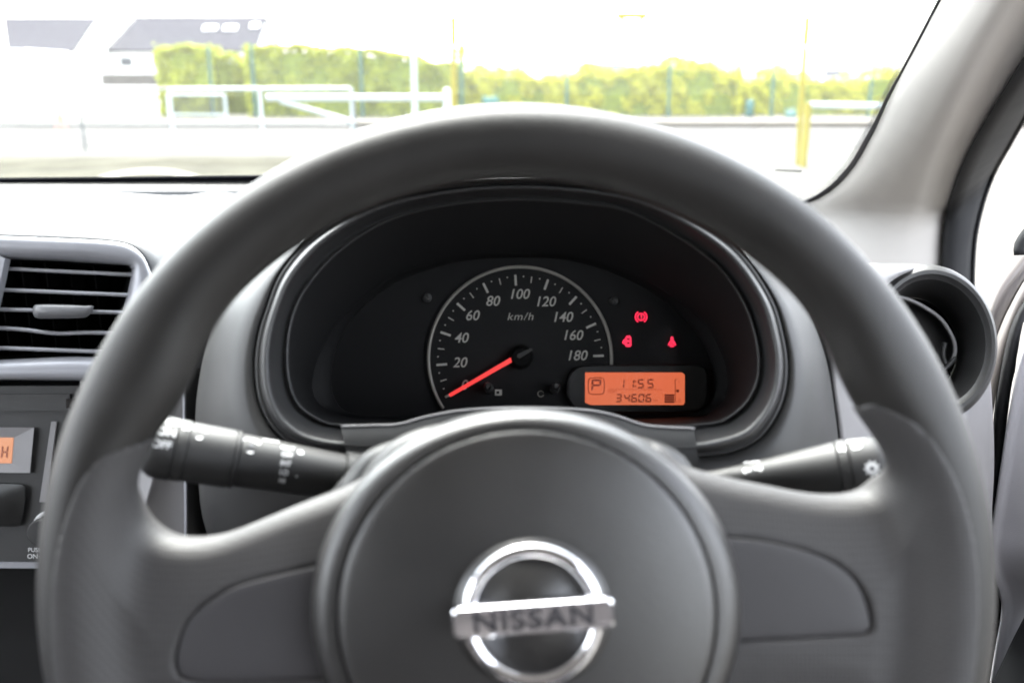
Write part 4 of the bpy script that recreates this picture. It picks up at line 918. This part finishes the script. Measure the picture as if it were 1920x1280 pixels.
hedge(468, 866, [(468, 92), (560, 88), (670, 92), (700, 98), (780, 108), (800, 116), (866, 124)], 29.0, 1.4, M['leafA'], 28000, 'long tall clipped green hedge behind the white swing gate', rough=.04, amp=.35)
hedge(862, 1385, [(862, 132), (900, 140), (960, 142), (1010, 148), (1075, 146), (1090, 134), (1130, 142), (1180, 134), (1230, 124), (1300, 124), (1350, 130), (1385, 150)], 29.5, 1.6, M['leafB'], 28000, 'rough yellow green shrub hedge behind the top of the steering wheel', rough=.14)
hedge(1376, 1840, [(1376, 160), (1420, 148), (1460, 140), (1500, 152), (1560, 152), (1600, 158), (1640, 142), (1700, 140), (1840, 142)], 30.2, 1.6, M['leafB'], 15000, 'thinner yellow green shrub hedge beyond the right yellow post', rough=.16)
fence = thing('mesh_fence', 'dark green posts of a wire mesh fence running in front of the hedges', 'fence', (0, 28.7, .11))
for x, y in ((390, 88), (470, 82), (675, 90), (865, 112), (1063, 140), (1257, 118), (1452, 124), (1640, 96)):
    q = PYw(x, y, 28.75); bar('post', (q[0], 28.75, .1), q, .05, M['green'], fence, n=8)
xa, xb = PYw(468, 100, 28.8)[0], PYw(1840, 100, 28.8)[0]; wires_v, wires_f = [], []
for z in np.arange(.2, 1.9, .2):
    k = len(wires_v); wires_v += [(xa, 28.8, z-.004), (xb, 28.8, z-.004), (xb, 28.8, z+.004), (xa, 28.8, z+.004)]; wires_f.append((k, k+1, k+2, k+3))
for x in np.arange(xa, xb, .12):
    k = len(wires_v); wires_v += [(x-.003, 28.805, .15), (x+.003, 28.805, .15), (x+.003, 28.805, 1.85), (x-.003, 28.805, 1.85)]; wires_f.append((k, k+1, k+2, k+3))
solid(mesh('wire_mesh', wires_v, wires_f, M['green'], fence, smooth=False, kind='stuff'), .005)
def tb_(x0, x1, y0, y1, lab):
    a, b = PYw(x0, y1, 28.55), PYw(x1, y0, 28.55); t = thing('turquoise_sheeting', lab, 'sheeting', ((a[0]+b[0])/2, 28.55, a[2]))
    N = 14; xs = np.linspace(a[0], b[0], N); wv = 28.45+.04*np.sin(np.arange(N)*1.7)
    z1 = b[2]+.06*np.sin(np.arange(N)*2.3)
    solid(loft('sheet', [np.stack([xs, wv, np.full(N, a[2])], 1), np.stack([xs, wv+.02, z1], 1)], M['turq'], t), .01)
tb_(905, 935, 182, 196, 'scrap of turquoise sheeting in the shrubs above the wheel top'); tb_(1396, 1412, 188, 226, 'narrow turquoise sheeting by the gap in the shrubs'); tb_(1470, 1492, 206, 228, 'turquoise sheeting at the shrub foot left of the right yellow post')

# --- houses
def house(label, Y, x0, x1, yr, ye, yb, roofm, depth=9, ridge=None, wins=(), sky=(), name='house', gable=True, doors=()):
    a = PYw(x0, 200, Y)[0]; b = PYw(x1, 200, Y)[0]; zr = PYw(960, yr, Y+depth/2)[2]; r0, r1 = ridge or (x0+2, x1-2); skew = (PYw(r0, 200, Y+depth/2)[0]-a, PYw(r1, 200, Y+depth/2)[0]-b); ze = PYw(960, ye, Y)[2]
    th = thing(name, label, 'house', ((a+b)/2, Y+depth/2, 0))
    # walls with gable ends
    v = [(a, Y, 0), (b, Y, 0), (b, Y+depth, 0), (a, Y+depth, 0), (a, Y, ze), (b, Y, ze), (b, Y+depth, ze), (a, Y+depth, ze), (a+skew[0], Y+depth/2, zr-.15), (b+skew[1], Y+depth/2, zr-.15)]
    mesh('wall', v, [(0, 1, 5, 4), (1, 2, 6, 9, 5), (2, 3, 7, 6), (3, 0, 4, 8, 7), (0, 3, 2, 1)], M['render'], th, smooth=False)
    o = .35
    R_ = [(a-.2, Y-o, ze-.12), (b+.2, Y-o, ze-.12), (b+.2+skew[1], Y+depth/2, zr), (a-.2+skew[0], Y+depth/2, zr), (b+.2, Y+depth+o, ze-.12), (a-.2, Y+depth+o, ze-.12)]
    rf = solid(mesh('roof', R_, [(0, 1, 2, 3), (3, 2, 4, 5)], roofm, th, smooth=False), .15)
    sl = (zr-ze+.12)/(depth/2+o)
    for x, y, w_, h_ in sky:
        q = PYw(x, y, Y+depth/4); t = ((q[2]-(ze-.12))/sl); yy = Y-o+t
        box('skylight', (q[0], yy, q[2]+.12), (w_, .75, .10), M['render'], rf, R=[[1, 0, 0], [0, math.cos(math.atan(sl)), math.sin(math.atan(sl))], [0, -math.sin(math.atan(sl)), math.cos(math.atan(sl))]])
    for x, y, w_, h_ in wins:
        q = PYw(x, y, Y); wi = box('window', (q[0], Y-.02, q[2]), (w_+.16, .10, h_+.16), M['render'], th); box('pane', (q[0], Y-.075, q[2]), (w_, .03, h_), M['pane'], wi)
    return th, a, b, ze, zr
h1 = house('white house with grey slate roof at far left', 78, 38, 150, 33, 93, 150, M['roof'], ridge=(34, 196), wins=((60, 118, .6, .8), (119, 118, .55, .5)))
h2 = house('long white house with grey slate roof and skylights above the left hedge', 78, 200, 484, 31, 92, 150, M['roof'], ridge=(245, 508), sky=((392, 55, 1.1, 1), (430, 55, 1.1, 1), (474, 50, .7, 1)), wins=((234, 116, .7, .7), (246, 116, .3, .6), (292, 112, .4, 1.3)))
# white raking gable wall between the two roofs
q = [PYw(150, 92, 77.4), PYw(198, 92, 77.4), PYw(255, 30, 77.4), PYw(192, 30, 77.4)]
gw = thing('gable_wall', 'broad white sloping gable coping between the two grey roofs', 'wall', (q[0][0], 77.4, 0))
prw = np.array([(q[0][0], 77.4, 0), (q[1][0], 77.4, 0), tuple(q[1]), tuple(q[2]), tuple(q[3]), tuple(q[0])]); nn = 6
fixn(mesh('wall', np.concatenate([prw, prw+[0, .5, 0]]), [tuple(range(nn)), tuple(range(2*nn-1, nn-1, -1))]+[(i, (i+1) % nn, nn+(i+1) % nn, nn+i) for i in range(nn)], M['render'], gw, smooth=False))
a, b = PYw(190, 150, 62), PYw(300, 139, 62); bw_ = slab('garden_wall', a[0], b[0], 62, 62.3, 0, b[2], M['brown']); bw_['label'] = 'low brown garden wall in front of the long white house'; bw_['category'] = 'wall'
a, b = PYw(-400, 231, 31), PYw(303, 158, 31); bw_ = slab('white_wall', a[0], b[0], 31, 31.3, 0, b[2]-.05, M['render']); bw_['label'] = 'plain white boundary wall left of the hedges, below the houses'; bw_['category'] = 'wall'
# small annexe with dark raking verge in front of the left house
q0, q1, q2, q3 = PYw(-40, 92, 60), PYw(42, 92, 60), PYw(104, 132, 60), PYw(104, 150, 60)
an = thing('annexe', 'low white annexe with a raking dark edged roof at far left', 'annexe', (q0[0], 60, 0))
pr_ = np.array([(q0[0], 60, 0), (q3[0], 60, 0), tuple(q2), tuple(q1), tuple(q0)]); nn = 5
fixn(mesh('wall', np.concatenate([pr_, pr_+[0, 6, 0]]), [tuple(range(nn)), tuple(range(2*nn-1, nn-1, -1))]+[(i, (i+1) % nn, nn+(i+1) % nn, nn+i) for i in range(nn)], M['render'], an, smooth=False))
bar('verge_board', np.array(q1)+[0, -.1, .02], np.array(q2)+[0, -.1, .02], .045, M['brown'], an, n=6)
for x0, x1, yr, ye, m_, lab in ((1086, 1172, 120, 136, 'roofg', 'small far house with blue green roof behind the shrubs, nearest the wheel'), (1418, 1470, 127, 140, 'roof', 'small far house with grey roof left of the right yellow post'),
                                (1540, 1586, 131, 142, 'roof', 'small far house with dark roof just right of the right yellow post'), (1648, 1760, 134, 143, 'roof', 'small far house with grey roof beside the windscreen pillar')):
    house(lab, 250, x0, x1, yr, ye, 160, M[m_], depth=12, wins=(((x0+x1)/2, ye+8, 1.2, 1.0),), name='far_house')
